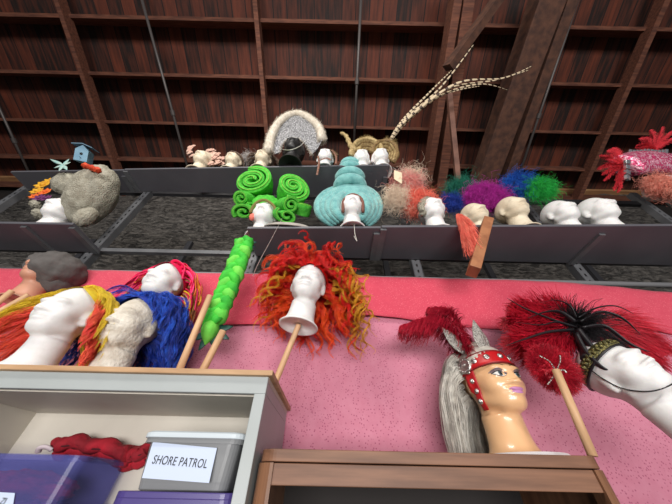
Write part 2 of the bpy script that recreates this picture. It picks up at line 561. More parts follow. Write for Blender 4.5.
b = MB(); gbox(b, (xl - .01, YF - .012, zw), (xr + .012, YB, zt)); b.build('top_board', LWOOD, gc, bevel=.002)
zr = PY(140, 391, YF).z
b = MB(); gbox(b, (xl, YF, zr), (xr, YF + .012, zw)); b.build('top_rail', GCAB, gc, bevel=.002)
b = MB(); gbox(b, (xl, YF + .012, zw - .012), (xr, YB - .01, zw)); gbox(b, (xl + .5, YF + .022, zr - .002), (xr - .03, YB - .11, zw - .02)); b.build('top_panel', GIN, gc)
b = MB(); gbox(b, (xr - .03, YF, 0), (xr, YB - .01, zr)); gbox(b, (xr - .012, YF + .012, zr), (xr, YB - .01, zw - .012)); b.build('side_panel', GCAB, gc, bevel=.002)
xli = PZ(28, 414, zr).x
b = MB(); gbox(b, (xl, YF, 0), (xl + .5, YB - .01, zr)); gbox(b, (xl, YF + .012, zr), (xl + .5, YB - .01, zw - .012)); b.build('side_panel', GIN, gc, bevel=.002)
b = MB(); gbox(b, (xl + .5, YB - .11, 0), (xr - .03, YB - .10, zr - .002)); gbox(b, (xl + .5, YB - .02, 0), (xr - .03, YB - .01, zw - .012)); b.build('back_panel', GIN, gc)
ZS = EYE - .23
b = MB(); gbox(b, (xl + .5, YF + .01, ZS - .02), (xr - .03, YB - .02, ZS)); b.build('shelf_panel', GCAB, gc)
b = MB(); gbox(b, (xl + .5, YF + .04, 0), (xr - .03, YB - .02, .08)); b.build('plinth', GCAB, gc)

# ---------------------------------------------------------------- brown cabinet (right)
BW = mat('walnut veneer', S(132, 92, 68), .55, S(104, 70, 50), 5, (1, 10, 14), detail=6)
BW2 = mat('walnut veneer rounded stile', S(138, 98, 72), .35, S(108, 74, 54), 5, (10, 10, 1), detail=6)
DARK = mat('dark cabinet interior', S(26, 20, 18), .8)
zt2 = PY(430, 452, YF).z; x0 = xr + .012; x1 = PY(610, 470, YF).x
zm2 = PY(430, 466, YF).z; zl2 = PY(430, 489, YF).z
bc = thing('brown_cabinet', 'brown walnut cabinet with rounded corner stiles and an open dark front', 'cabinet', ((x0 + x1) / 2, .95, 0))
bo = bc.location


def bbox(b, a, c): b.box2(Vector(a) - bo, Vector(c) - bo)


b = MB()
# top board with rounded front corners
r = .04
out = []
for (cx, a0) in ((x0 + r, math.pi), (x1 - r, 1.5 * math.pi)):
    for k in range(9):
        an = a0 + (math.pi / 2) * k / 8
        out.append((cx + r * math.cos(an), YF + r + r * math.sin(an)))
out += [(x1, 1.15), (x0, 1.15)]
n = len(out)
vs = [(p[0] - bo.x, p[1] - bo.y, zm2 + .002) for p in out] + [(p[0] - bo.x, p[1] - bo.y, zt2) for p in out]
b.add(vs, [tuple(range(n))[::-1], tuple(range(n, 2 * n))] + [(i, (i + 1) % n, n + (i + 1) % n, n + i) for i in range(n)])
b.build('top_board', BW, bc, bevel=.0015)
b = MB(); bbox(b, (x0 + .035, YF + .006, zl2), (x1 - .035, YF + .03, zm2)); b.build('front_rail', BW, bc, bevel=.0015)
for (cx, a0, lab) in ((x0 + r - .004, math.pi, 0), (x1 - r + .004, 1.5 * math.pi, 1)):
    pr = []
    for k in range(9):
        an = a0 + (math.pi / 2) * k / 8
        pr.append((cx + r * math.cos(an), YF + r + r * math.sin(an)))
    if lab == 0:
        pr = pr + [(cx, YF + r), (cx - r, YF + r)][:1]
    else:
        pr = pr + [(cx, YF + r)]
    n = len(pr)
    b = MB()
    vs = [(p[0] - bo.x, p[1] - bo.y, 0) for p in pr] + [(p[0] - bo.x, p[1] - bo.y, zm2) for p in pr]
    b.add(vs, [tuple(range(n))[::-1], tuple(range(n, 2 * n))] + [(i, (i + 1) % n, n + (i + 1) % n, n + i) for i in range(n)])
    b.build('corner_stile', BW2, bc)
for xx in (x0, x1 - .018):
    b = MB(); bbox(b, (xx, YF + r, 0), (xx + .018, 1.15, zm2)); b.build('side_panel', BW2, bc)
b = MB(); bbox(b, (x0 + .018, 1.13, 0), (x1 - .018, 1.14, zm2)); b.build('back_panel', DARK, bc)
b = MB(); bbox(b, (x0 + .018, YF + .04, zm2 - .02), (x1 - .018, 1.13, zm2)); b.build('inner_panel', DARK, bc)
b = MB(); bbox(b, (x0 + .018, YF + .04, .9), (x1 - .018, 1.13, .92)); b.build('shelf_panel', BW, bc)
print('cab', zt, zt2, x0, x1, xr)
# ---------------------------------------------------------------- mannequin heads


def _ell(p, c, r):
    q = (p - np.array(c)) / np.array(r)
    k = np.linalg.norm(q, axis=-1)
    k2 = np.linalg.norm(q / np.array(r), axis=-1)
    return k * (k - 1) / np.maximum(k2, 1e-9)


def _cap(p, a, b, r0, r1):
    a = np.array(a); b = np.array(b); ab = b - a
    t = np.clip(((p - a) @ ab) / (ab @ ab), 0, 1)
    return np.linalg.norm(p - (a + t[..., None] * ab), axis=-1) - (r0 + (r1 - r0) * t)


def _su(a, b, k):
    h = np.clip(.5 + .5 * (b - a) / k, 0, 1)
    return b + (a - b) * h - k * h * (1 - h)


def _ss(a, b, k):  # a minus b
    h = np.clip(.5 - .5 * (a + b) / k, 0, 1)
    return a + (-b - a) * h + k * h * (1 - h)


def head_sdf(p, fine=False):
    d = _ell(p, (0, .022, .222), (.072, .09, .082))
    d = _su(d, _ell(p, (0, -.02, .175), (.056, .064, .07)), .03)
    d = _su(d, _ell(p, (0, -.058, .128), (.024, .022, .02)), .028)
    for s in (-1, 1):
        d = _su(d, _ell(p, (s * .034, -.045, .168), (.022, .026, .022)), .02)          # cheek bones
        d = _su(d, _cap(p, (s * .047, .0, .142), (s * .02, -.05, .124), .012, .013), .022)  # jaw line
        d = _su(d, _ell(p, (s * .024, -.073, .207), (.022, .011, .009)), .014)         # brow
    for s in (-1, 1):
        d = _ss(d, _ell(p, (s * .027, -.091, .190), (.017, .013, .010)), .012)         # socket
        d = _su(d, _ell(p, (s * .027, -.068, .189), (.0145, .0125, .0085)), .004)       # lid
    d = _su(d, _cap(p, (0, -.080, .204), (0, -.098, .170), .006, .009), .010)
    for s in (-1, 1):
        d = _su(d, _ell(p, (s * .010, -.091, .167), (.007, .009, .006)), .006)
    d = _su(d, _ell(p, (0, -.0835, .151), (.019, .0085, .0055)), .004)
    d = _su(d, _ell(p, (0, -.0815, .1415), (.016, .0085, .0062)), .004)
    # neck and flared base
    n = _cap(p, (0, .020, .03), (0, .022, .16), .047, .044)
    d = _su(d, n, .02)
    for s in (-1, 1):
        d = _su(d, _ell(p, (s * .070, .012, .182), (.007, .016, .026)), .008)
    q = p - np.array((0, .012, 0))
    rr = np.sqrt((q[..., 0] / 1.0) ** 2 + (q[..., 1] / 1.0) ** 2)
    fl = rr - (.050 + .034 * np.exp(-np.maximum(p[..., 2], 0) / .02))
    fl = np.maximum(fl * .6, p[..., 2] - .1)
    d = _su(d, fl, .012)
    return d


def head_mesh(name, nphi=64, nzz=84, H=.304, base=True):
    zs = []
    zs += list(np.linspace(0.004, .10, 14)); zs += list(np.linspace(.103, .235, int(nzz * .62))); zs += list(H * 1 - (H - .238) * (1 - np.sin(np.linspace(0, math.pi / 2, 16)))) 
    zs = np.array(zs)
    phi = np.linspace(0, 2 * math.pi, nphi, endpoint=False)
    # denser sampling on the face side (-y)
    phi = phi + .45 * np.sin(phi)  # phi measured from +y so the face at pi is ... stretched below
    phi = phi + math.pi
    Z, P = np.meshgrid(zs, phi, indexing='ij')
    ay = np.interp(zs, [0, .1, .14, .3], [.012, .015, .0, .015])[:, None] * np.ones_like(P)
    dirx = np.sin(P); diry = np.cos(P)
    R = np.full_like(P, .16)
    # march from outside in
    done = np.zeros_like(P, bool)
    for it in range(70):
        pts = np.stack([dirx * R, ay + diry * R, Z], -1)
        d = head_sdf(pts)
        R = np.where(d > 2e-4, R - np.maximum(d * .75, 2e-4), R)
        R = np.maximum(R, .0015)
    pts = np.stack([dirx * R, ay + diry * R, Z], -1)
    m, n = P.shape
    v = [tuple(x) for x in pts.reshape(-1, 3)]
    f = []
    for i in range(m - 1):
        for j in range(n):
            f.append((i * n + j, i * n + (j + 1) % n, (i + 1) * n + (j + 1) % n, (i + 1) * n + j))
    # orientation: phi increases clockwise seen from above with sin/cos swap; flip
    f = [q[::-1] for q in f]
    # bottom: rim then a recessed disc like a moulded foam base
    o = len(v)
    ring = pts[0]
    for (k, z) in ((.99, 0.0), (.90, 0.0), (.84, .007), (.30, .007), (.28, .012)):
        for j in range(n):
            v.append((ring[j][0] * k, .012 + (ring[j][1] - .012) * k, z))
    prev = 0
    rings = [0] + [o + i * n for i in range(5)]
    for a, b_ in zip(rings[:-1], rings[1:]):
        for j in range(n):
            f.append((a + j, a + (j + 1) % n, b_ + (j + 1) % n, b_ + j))
    f.append(tuple(rings[-1] + j for j in range(n)))
    top = (m - 1) * n
    f.append(tuple(top + j for j in range(n))[::-1])
    me = bpy.data.meshes.new(name)
    me.from_pydata(v, [], f)
    me.polygons.foreach_set('use_smooth', [True] * len(f))
    bmx = bmesh.new(); bmx.from_mesh(me); bmesh.ops.recalc_face_normals(bmx, faces=bmx.faces); bmx.to_mesh(me); bmx.free()
    me.update()
    return me


FOAM = mat('white foam', S(226, 224, 222), .55, S(232, 231, 230), 60, bump=.05, bscale=220, sss=.05)
ROUGHW = mat('papered plaster white', S(222, 216, 204), .8, S(198, 188, 172), 30, bump=.5, bscale=110)
CREAMW = mat('yellowed foam', S(226, 214, 190), .65, S(206, 190, 164), 14, bump=.2, bscale=90)
BLACKF = mat('black foam', S(20, 19, 20), .5, bump=.1, bscale=120)
HEAD_ME = head_mesh('foam_head')
_hm = {}


def head(u, v, Z, label, m=FOAM, rz=0.0, tilt=0.0, s=1.0, hz=.17, group='display heads', base_z=None, Y=None, roll=0.0):
    """face centre (about hz above the base) seen at pixel u, v; standing with its base at height Z"""
    p = PZ(u, v, Z + hz * s) if Y is None else PY(u, v, Y)
    if Y is not None: Z = p.z - hz * s
    if m.name not in _hm:
        me = HEAD_ME.copy(); me.materials.append(m); _hm[m.name] = me
    o = bpy.data.objects.new('foam_head', _hm[m.name]); COL.objects.link(o)
    o.location = (p.x, p.y + .03 * s, Z); o.rotation_euler = (tilt, roll, rz); o.scale = (s,) * 3
    tag(o, label, 'display head', group)
    o.matrix_basis = Matrix.LocRotScale(o.location, o.rotation_euler, o.scale)
    return o


def loc(o, x, y, z):  # head-space to world
    return o.matrix_basis @ Vector((x, y, z))
# ---------------------------------------------------------------- placing the heads
ZC = zt + .001     # top of the grey cabinet
ZB = zt2 + .001
ZMs = ZM + .0005; ZUs = ZU + .0005
h_left = head(56, 317, ZC, 'smooth white display head under the yellow and coral wig, leftmost on the grey cabinet')
h_blue = head(123, 328, ZC, 'rough papered off-white display head wearing the royal blue wig', ROUGHW, s=1.12)
h_ribbon = head(158, 283, 0, 'white display head behind the blue wig, wearing the ribbon braid wig', Y=.96)
h_red = head(302, 285, 0, 'white display head on a dowel wearing the red and orange curly wig', Y=.95, roll=.12, s=1.08)
h_feather = head(650, 380, 0, 'large white display head at the right edge wearing the black and red feather headdress', Y=.80, roll=-.3, tilt=-.3, s=.97)
_m = h_feather.matrix_basis.to_3x3() @ Vector((0, .02, .215)); h_feather.location = PY(611, 371, .83) - _m
h_feather.matrix_basis = Matrix.LocRotScale(h_feather.location, h_feather.rotation_euler, h_feather.scale)
h_green = head(263, 215, ZMs, 'white display head under the green roll wig', s=1.1)
h_teal = head(352, 207, ZMs, 'white display head under the teal beehive wig', s=1.08)
h_coral = head(434, 210, ZMs, 'white display head under the coral and cream feather wig', s=1.08)
h_mag = head(478, 215, ZMs, 'yellowed display head under the magenta wig', CREAMW)
h_blu = head(517, 209, ZMs, 'off-white display head under the blue and green feather wig', CREAMW, s=1.05)
h_b1 = head(566, 213, ZMs, 'bare bald white head, left one of the two without wigs', s=1.05)
h_b2 = head(604, 211, ZMs, 'bare bald white head, right one of the two without wigs', s=1.12)
h_rock = head(57, 210, ZMs, 'white display head under the big beige boulder wig', s=1.1)
h_edge = head(674, 186, ZMs + .19, 'white display head at the right edge under the sequinned pink headdress', s=1.0)
# top tier
h_t1 = head(201, 159, ZUs, 'yellowed display head under the pale pink petal wig', CREAMW, s=1.0)
h_t2 = head(232, 160, ZUs, 'yellowed display head wearing the thin brown net cap, on the top shelf', CREAMW, s=.9)
h_t3 = head(262, 158, ZUs, 'off-white display head in a brown lace cap beside the fur arch', CREAMW, s=.95)
h_black = head(293, 148, ZUs, 'black display head under the white fur arch headdress', BLACKF, s=1.2)
h_t4 = head(325, 157, ZUs, 'white display head with brown ribbons on the top shelf', s=.95)
h_t5 = head(362, 158, ZUs, 'white display head under the gold braided turban', s=1.0)
h_t6 = head(381, 157, ZUs, 'white display head under the straw headdress with pheasant feathers', s=1.0)
# the painted mannequin
SKIN = mat('painted tan plaster', S(230, 184, 138), .28, S(224, 176, 130), 9, coat=.35)
h_man = head(499, 386, ZB, 'painted tan female mannequin head with made-up eyes and lilac lips on the brown cabinet', SKIN, s=1.18, hz=.172, rz=.16, group='display heads')
h_hood = head(40, 270, 0, 'tan display head mostly hidden by the slumped grey felt hood', mat('tan head', S(206, 150, 124), .5), Y=1.05)
for nm, h in (('ribbon', h_ribbon), ('red', h_red), ('hood', h_hood), ('edge', h_edge)): print(nm, tuple(round(q, 3) for q in h.location))
h_man.name = 'mannequin_head'; del h_man['group']
# ---------------------------------------------------------------- hair, feather and fur builders


def strands_mb(paths, r0, r1=None, mi=None, sides=3, flat=1.0, prof=None):
    """paths N,K,3 -> tapered tubes gathered into one MB"""
    P = np.asarray(paths, float)
    N, K, _ = P.shape
    T = np.gradient(P, axis=1)
    T /= np.maximum(np.linalg.norm(T, axis=-1, keepdims=True), 1e-9)
    ref = NR.normal(size=(N, 1, 3)); ref /= np.linalg.norm(ref, axis=-1, keepdims=True)
    nx = np.cross(T, np.broadcast_to(ref, T.shape)); nx /= np.maximum(np.linalg.norm(nx, axis=-1, keepdims=True), 1e-9)
    ny = np.cross(T, nx)
    s = np.linspace(0, 1, K)
    if prof is None:
        rr = (r0 * (1 - s) + (r1 if r1 is not None else r0 * .15) * s)[None, :] * np.ones((N, 1))
    else:
        rr = prof(s)[None, :] * np.ones((N, 1))
    rr = rr * NR.uniform(.75, 1.25, size=(N, 1))
    an = np.arange(sides) * 2 * math.pi / sides
    V = P[:, :, None, :] + rr[:, :, None, None] * (np.cos(an)[None, None, :, None] * nx[:, :, None, :] + flat * np.sin(an)[None, None, :, None] * ny[:, :, None, :])
    b = MB()
    b.v = V.reshape(-1, 3).tolist()
    i = np.arange(N)[:, None, None] * K * sides; k = np.arange(K - 1)[None, :, None] * sides; j = np.arange(sides)[None, None, :]
    j2 = (j + 1) % sides
    Fc = np.stack([i + k + j, i + k + j2, i + k + sides + j2, i + k + sides + j], -1).reshape(-1, 4)
    b.f = [tuple(x) for x in Fc.tolist()]
    if mi is None: b.m = [0] * len(b.f)
    else: b.m = np.repeat(np.asarray(mi), (K - 1) * sides).tolist()
    return b


def grow(P0, D0, K, step, grav=.3, curl=0.0, cfreq=1.0, damp=.85, push=None, wob=.0, floor=None, target=None):
    P = np.array(P0, float); D = np.array(D0, float)
    N = len(P)
    D /= np.linalg.norm(D, axis=1, keepdims=True)
    ph = NR.uniform(0, 6.28, size=(N, 1)); fr = cfreq * NR.uniform(.7, 1.3, size=(N, 1))
    A = NR.normal(size=(N, 3)); A /= np.linalg.norm(A, axis=1, keepdims=True)
    stp = step * NR.uniform(.75, 1.15, size=(N, 1))
    out = [P.copy()]
    g = np.array((0, 0, -grav))
    if target is not None: g = np.array(target) * grav
    for k in range(K - 1):
        D = D + g + wob * NR.normal(size=(N, 3))
        D /= np.linalg.norm(D, axis=1, keepdims=True)
        side = np.cross(D, A); side /= np.maximum(np.linalg.norm(side, axis=1, keepdims=True), 1e-6)
        up = np.cross(D, side)
        P = P + D * stp
        if push is not None:
            for (c, r) in push:
                q = (P - np.array(c)) / np.array(r)
                L = np.linalg.norm(q, axis=1, keepdims=True)
                P = np.where(L < 1, np.array(c) + q / np.maximum(L, 1e-6) * np.array(r), P)
        if floor is not None: P[:, 2] = np.maximum(P[:, 2], floor)
        C_ = curl * min(1, k / 3.) * (np.cos(ph + fr * k) * side + np.sin(ph + fr * k) * up)
        out.append(P + C_)
    return np.stack(out, 1)


def clump(G, M, a0=.008, a1=.003, wave=.0015, lenvar=.25):
    G = np.asarray(G); N, K, _ = G.shape
    u = np.linspace(0, 1, K)[None, None, :, None]
    off = NR.normal(size=(N, M, 1, 3)); off /= np.linalg.norm(off, axis=-1, keepdims=True); off *= NR.rand(N, M, 1, 1) ** .5
    prof = a0 * (1 - u) + a1 * u + (a0 * .35) * np.sin(u * math.pi)
    ph = NR.uniform(0, 6.28, size=(N, M, 1, 3)); k = np.arange(K)[None, None, :, None]
    # vary strand length by resampling along the guide
    end = 1 - lenvar * NR.rand(N, M)
    idx = (np.linspace(0, 1, K)[None, None, :] * end[:, :, None]) * (K - 1)
    i0 = np.clip(idx.astype(int), 0, K - 2); f = (idx - i0)[..., None]
    n_ = np.arange(N)[:, None, None]
    base = G[n_, i0] * (1 - f) + G[n_, i0 + 1] * f
    P = base + off * prof + wave * np.sin(ph + k * .9) * u
    return P.reshape(N * M, K, 3)


SC = np.array((0, .022, .218)); SR = np.array((.078, .096, .088))   # scalp ellipsoid in head space
NECK = ((0, .02, .1), (.056, .056, .09))
JAW = ((0, -.015, .165), (.066, .082, .08))


def scalp(N, hair_line=-.25, top=.55, back_low=-.75, pick=None):
    """random points on the scalp, face side (-y) left free below the hair line"""
    out = []
    while len(out) < N:
        n = NR.normal(size=3); n /= np.linalg.norm(n)
        x, y, z = n
        lim = top - (top - back_low) * (y * .5 + .5) ** .8 if y < .3 else back_low
        if z < lim: continue
        if pick is not None and not pick(x, y, z): continue
        out.append(n)
    n = np.array(out)
    return SC + n * SR, n


def wig(h, name, label, cat='wig', group=None):
    t = thing(name, label, cat, h.location, tuple(h.rotation_euler), group)
    t.scale = h.scale
    return t


def fibre(name, c, c2=None, rough=.5, scale=25, **k):
    c2 = c2 or tuple(x * .72 for x in c)
    return mat(name, c, rough, c2, scale, lo=.3, hi=.7, **k)


def cap_mesh(name, m, t, off=.004, hair_line=.5, back=-.6, k=1.0):
    """shell following the scalp"""
    b = MB(); nu, nv = 40, 18
    for i in range(nv + 1):
        for j in range(nu):
            ph = 2 * math.pi * j / nu
            y = math.cos(ph)  # +y back
            low = hair_line + (back - hair_line) * (y * .5 + .5) ** .7
            thmax = math.acos(max(-1, min(1, low)))
            th = thmax * i / nv
            n = np.array((math.sin(th) * math.sin(ph), math.sin(th) * math.cos(ph), math.cos(th)))
            p = SC + n * (SR * k + off)
            b.v.append(tuple(p))
    for i in range(nv):
        for j in range(nu):
            b.f.append((i * nu + j, (i + 1) * nu + j, (i + 1) * nu + (j + 1) % nu, i * nu + (j + 1) % nu)); b.m.append(0)
    return b.build(name, m, t, smooth=True)


def pxs(p):  # metres per pixel at a world point
    return (Vector(p) - EYEV).dot(FW) / F


def puff(t, name, mats, c, r, N, L, K=7, rad=.0011, grav=.12, curl=.006, cfreq=1.4, core=.6, mi=None, wob=.12, pick=None, sides=3, corem=None, r1=None):
    """fluffy mass of fine barbs growing from an ellipsoid; c in thing space"""
    c = np.array(c, float); r = np.array(r, float)
    n = NR.normal(size=(N * 2, 3)); n /= np.linalg.norm(n, axis=1, keepdims=True)
    if pick is not None: n = n[[bool(pick(*q)) for q in n]]
    n = n[:N]; N = len(n)
    P0 = c + n * r * core
    D = n + NR.normal(size=(N, 3)) * .35
    pts = grow(P0, D, K, L / (K - 1), grav, curl, cfreq, wob=wob)
    if L > .04:
        k_ = NR.uniform(.55, 1.15, size=(N, 1, 1)) + (NR.rand(N, 1, 1) < .12) * NR.uniform(.2, .8, size=(N, 1, 1))
        lobe = 1 + .35 * np.sin(n[:, 0] * 7 + n[:, 2] * 5)[:, None, None] * np.cos(n[:, 1] * 6 - n[:, 2] * 4)[:, None, None]
        pts = pts[:, :1] + (pts - pts[:, :1]) * k_ * lobe
    if not isinstance(mats, (list, tuple)): mats = [mats]
    if mi is None: mi = NR.randint(0, len(mats), size=N)
    elif callable(mi): mi = np.array([mi(*q) for q in n])
    b = strands_mb(pts, rad, r1 if r1 is not None else rad * .4, mi, sides)
    if core > .2:
        o = len(b.v); b.ell(c, r * core * 1.03, None, 18, 12, 0, noise=.06)
    return b.build(name, mats, t, smooth=True)


def plume(t, name, m, pts, w, nb=150, droop=.25, K=7, rad=.0009, curl=.5, seed=0, taper=True, spread3=.35, extra=1, upv=(0, 0, 1), shaft=.0022, shaft_m=None):
    """ostrich plume: shaft curve plus soft barbs on both sides; points in thing space"""
    P = np.array([tuple(p) for p in pts], float)
    # resample with Catmull
    s = np.linspace(0, len(P) - 1, nb)
    Q = np.stack([np.interp(s, range(len(P)), P[:, i]) for i in range(3)], 1)
    for _ in range(max(3, nb // 12)):
        Q[1:-1] = (Q[:-2] + Q[2:] + 2 * Q[1:-1]) / 4
    T = np.gradient(Q, axis=0); T /= np.linalg.norm(T, axis=1, keepdims=True)
    up = np.array(upv, float)
    S_ = np.cross(T, up); S_ /= np.maximum(np.linalg.norm(S_, axis=1, keepdims=True), 1e-6)
    N_ = np.cross(S_, T)
    paths = []
    for rep in range(extra):
        for sg in (-1, 1):
            u = np.linspace(0, 1, nb)
            ww = w * (np.sin(np.clip(u * .92 + .08, 0, 1) * math.pi) ** .5 if taper else np.ones(nb)) * NR.uniform(.75, 1.1, nb)
            D = S_ * sg + T * .55 + N_ * NR.normal(0, spread3, size=(nb, 1))
            path = grow(Q, D, K, 1.0, droop, 0, wob=.08)
            d = path - path[:, :1]
            d = d * (ww / (K - 1))[:, None, None]
            # curl tips
            k = np.linspace(0, 1, K)[None, :, None]
            d = d + T[:, None, :] * (k ** 2) * (ww[:, None, None] * curl)
            paths.append(path[:, :1] + d)
    b = strands_mb(np.concatenate(paths), rad, rad * .5)
    mats = [m]
    if shaft:
        b.tube(Q[::4], list(np.linspace(shaft, shaft * .3, len(Q[::4]))), 5, 0)
    return b.build(name, mats, t, smooth=True)


def loc3(t, p):
    return Vector(p) - t.location


def ribbon(mb, pts, w, mi=0, upv=None, th=.0015):
    mb.tube(pts, w, 6, mi, flat=.18, up=upv)


def smooth_pts(pts, n=24):
    P = np.array([tuple(p) for p in pts], float)
    k = len(P)
    out = []
    for q in np.linspace(0, k - 1 - 1e-6, n):
        i = int(q); f = q - i
        p0 = P[max(i - 1, 0)]; p1 = P[i]; p2 = P[min(i + 1, k - 1)]; p3 = P[min(i + 2, k - 1)]
        out.append(.5 * ((2 * p1) + (-p0 + p2) * f + (2 * p0 - 5 * p1 + 4 * p2 - p3) * f ** 2 + (-p0 + 3 * p1 - 3 * p2 + p3) * f ** 3))
    return [Vector(x) for x in out]


def march(p, d, off=0.0):
    """walk from outside point p along direction d to the head surface"""
    p = np.array(p, float); d = np.array(d, float); d /= np.linalg.norm(d)
    for _ in range(90):
        s = float(head_sdf(p[None, :])[0])
        if s < 2e-4: break
        p = p + d * max(s * .7, 2e-4)
    return p - d * off


def lump(t, name, m, c, r, rot=None, seed=0, amp=.1, nu=48, nv=30, fr=3.0, parent=None):
    b = MB(); b.ell((0, 0, 0), (1, 1, 1), None, nu, nv)
    vs = []
    for v in b.v:
        k = 1 + amp * fbm(v[0] * fr + v[2] * 1.3, v[1] * fr - v[2] * fr * .8, seed) + amp * .35 * fbm(v[0] * fr * 3 + v[2] * 5, v[1] * fr * 3, seed + 3)
        w_ = Vector((v[0] * r[0] * k, v[1] * r[1] * k, v[2] * r[2] * k))
        if rot is not None: w_ = rot @ w_
        vs.append(tuple(w_ + Vector(c)))
    b.v = vs
    return b.build(name, m, t, smooth=True)


DOWEL = mat('pale dowel wood', S(216, 176, 136), .55, S(198, 156, 116), 6, (10, 10, 1))


def dowel(u0, v0, Y0, z1, label, u1=None, v1=None, Y1=None, r=.0125, to=None):
    a = PY(u0, v0, Y0)
    if to is not None: c = Vector(to)
    elif u1 is None: c = Vector((a.x, a.y, z1))
    else:
        d = PY(u1, v1, Y1 or Y0)
        c = a + (d - a) * ((z1 - a.z) / (d.z - a.z))
    b = MB(); ax = (c - a)
    b.tube([(0, 0, 0), tuple(-ax)], r, 16)
    o = b.build('dowel', DOWEL, smooth=False, loc=c)
    for p in o.data.polygons: p.use_smooth = len(p.vertices) == 4
    return tag(o, label, 'wooden dowel', 'wooden dowels')
# ================================================================ dowels and stands
def dowel_to(p0, p1, label, r=.0115):
    p0 = Vector(p0); p1 = Vector(p1)
    b = MB(); b.tube([(0, 0, 0), tuple(p1 - p0)], r, 14)
    return tag(b.build('dowel', DOWEL, loc=p0), label, 'wooden dowel', 'wooden dowels')


dtop = loc(h_red, 0, .012, .008)
dirr = (PY(277, 378, dtop.y) - dtop)
dirr *= (ZC - dtop.z) / dirr.z
dowel_to(dtop + dirr, dtop, 'slanting dowel holding up the head in the red and orange wig')


def stand(h, zfoot, label, r=.0115):
    l = h.location
    b = MB(); b.tube([(0, 0, 0), (0, 0, l.z + .008 - zfoot)], r, 14)
    o = b.build('dowel', DOWEL, loc=(l.x, l.y + .012, zfoot))
    return tag(o, label, 'wooden dowel', 'wooden dowels')


stand(h_ribbon, ZC, 'dowel under the head in the ribbon braid wig, behind the blue wig')
stand(h_hood, ZC, 'dowel under the tan head in the grey hood')
stand(h_edge, ZMs, 'dowel under the head in the sequinned pink headdress')
# tall floor stand of the right head
t = thing('floor_stand', 'tall wooden floor stand under the right-edge head in black and red feathers', 'stand', (h_feather.location.x, h_feather.location.y, 0))
b = MB(); b.tube([(0, .012, .03), (0, .012, h_feather.location.z + .004)], .012, 14); b.build('pole', DOWEL, t)
b = MB(); b.lathe([(.0, .0), (.15, .0), (.15, .025), (.02, .035), (.0, .035)], (0, .012, 0)); b.build('base', DOWEL, t)

dowel(210, 296, .92, ZC, 'tall bare dowel standing between the blue wig and the green braid', 181, 366, .92)
dowel(223, 331, .90, ZC, 'short bare dowel in front of the green braid end', 204, 368, .90)
dowel(12, 291, 1.0, ZC, 'leftmost bare dowel behind the yellow wig', 0, 301, 1.0)
dowel(29, 295, 1.0, ZC, 'second bare dowel from the left, behind the yellow wig', 15, 303, 1.0)
dowel(556, 370, .775, ZB, 'bare dowel standing on the brown cabinet before the red feather fan', 591, 452, .775, r=.0105)

# timber offcut across the shelf front
a = PY(487, 222, .93); c = PY(473, 272, .95)
b = MB(); b.bar((0, 0, 0), tuple(c - a), .08, .05)
tag(b.build('timber_offcut', mat('orange timber', S(168, 112, 76), .6, S(140, 88, 58), 6, (3, 3, 3)), bevel=.003, loc=a), 'orange-brown timber offcut hanging over the shelf front below the magenta wig', 'timber')

# ================================================================ yellow and coral wig
YEL = fibre('yellow hair', S(240, 214, 60), S(216, 176, 36), scale=40)
COR = fibre('coral hair', S(252, 112, 74), S(244, 70, 72), scale=40)
t = wig(h_left, 'long_wig', 'long straight wig, yellow over coral orange, on the leftmost cabinet head')
cap_mesh('wig_cap', YEL, t, .003, .85, -.5)
push = [(tuple(SC), tuple(SR + .006)), (JAW[0], (.066, .08, .085)), NECK]
bk = lambda y, z: y > -.12 - .35 * max(0, .55 - z) * 0
P0, n = scalp(150, top=.9, pick=lambda x, y, z: x > 0 and y > -.2)
D = np.stack([np.abs(n[:, 0]) * .8 + .3, n[:, 1] * .5 + .7, n[:, 2] * .3 + .1], 1)
hr = grow(P0, D, 20, .0098, .22, .005, .5, push=push, floor=.012)
strands_mb(clump(hr, 14, .008, .004), .0008, .0005).build('yellow_hair', YEL, t, smooth=True)
P0, n = scalp(110, top=.6, back_low=-.4, pick=lambda x, y, z: x > .45 and -.3 < y < .6 and z < .5)
D = np.stack([np.abs(n[:, 0]) * .5 + .2, n[:, 1] * .3 - .12, n[:, 2] * .2 - .5], 1)
hr = grow(P0, D, 16, .0105, .2, .007, .9, push=push, floor=.012)
strands_mb(clump(hr, 14, .007, .004), .0008, .0005).build('coral_hair', COR, t, smooth=True)
P0, n = scalp(150, top=.75, pick=lambda x, y, z: x < -.1 and y > -.35)
D = np.stack([-np.abs(n[:, 0]) - .9, n[:, 1] * .3 + .25, n[:, 2] * .1], 1)
hr = grow(P0, D, 24, .0125, .045, .005, .5, push=push)
strands_mb(clump(hr, 14, .009, .009), .0008, .0005, np.repeat((n[:, 2] < .35).astype(int), 14)).build('swept_hair', [YEL, COR], t, smooth=True)
# rolled yellow edge framing the crown
P0, n = scalp(36, top=.6, pick=lambda x, y, z: -.3 < y < .05 and z > .5 and x > -.6)
D = np.stack([np.ones(36) * 1.2, n[:, 1] * 0 + .22, n[:, 2] * .2 + .1], 1)
hr = grow(P0 + n * .006, D, 22, .0105, .2, .003, .4, push=[(tuple(SC), tuple(SR + .010)), (JAW[0], (.07, .08, .085))], floor=.012)
strands_mb(clump(hr, 26, .006, .004), .0009, .0005).build('front_roll', YEL, t, smooth=True)

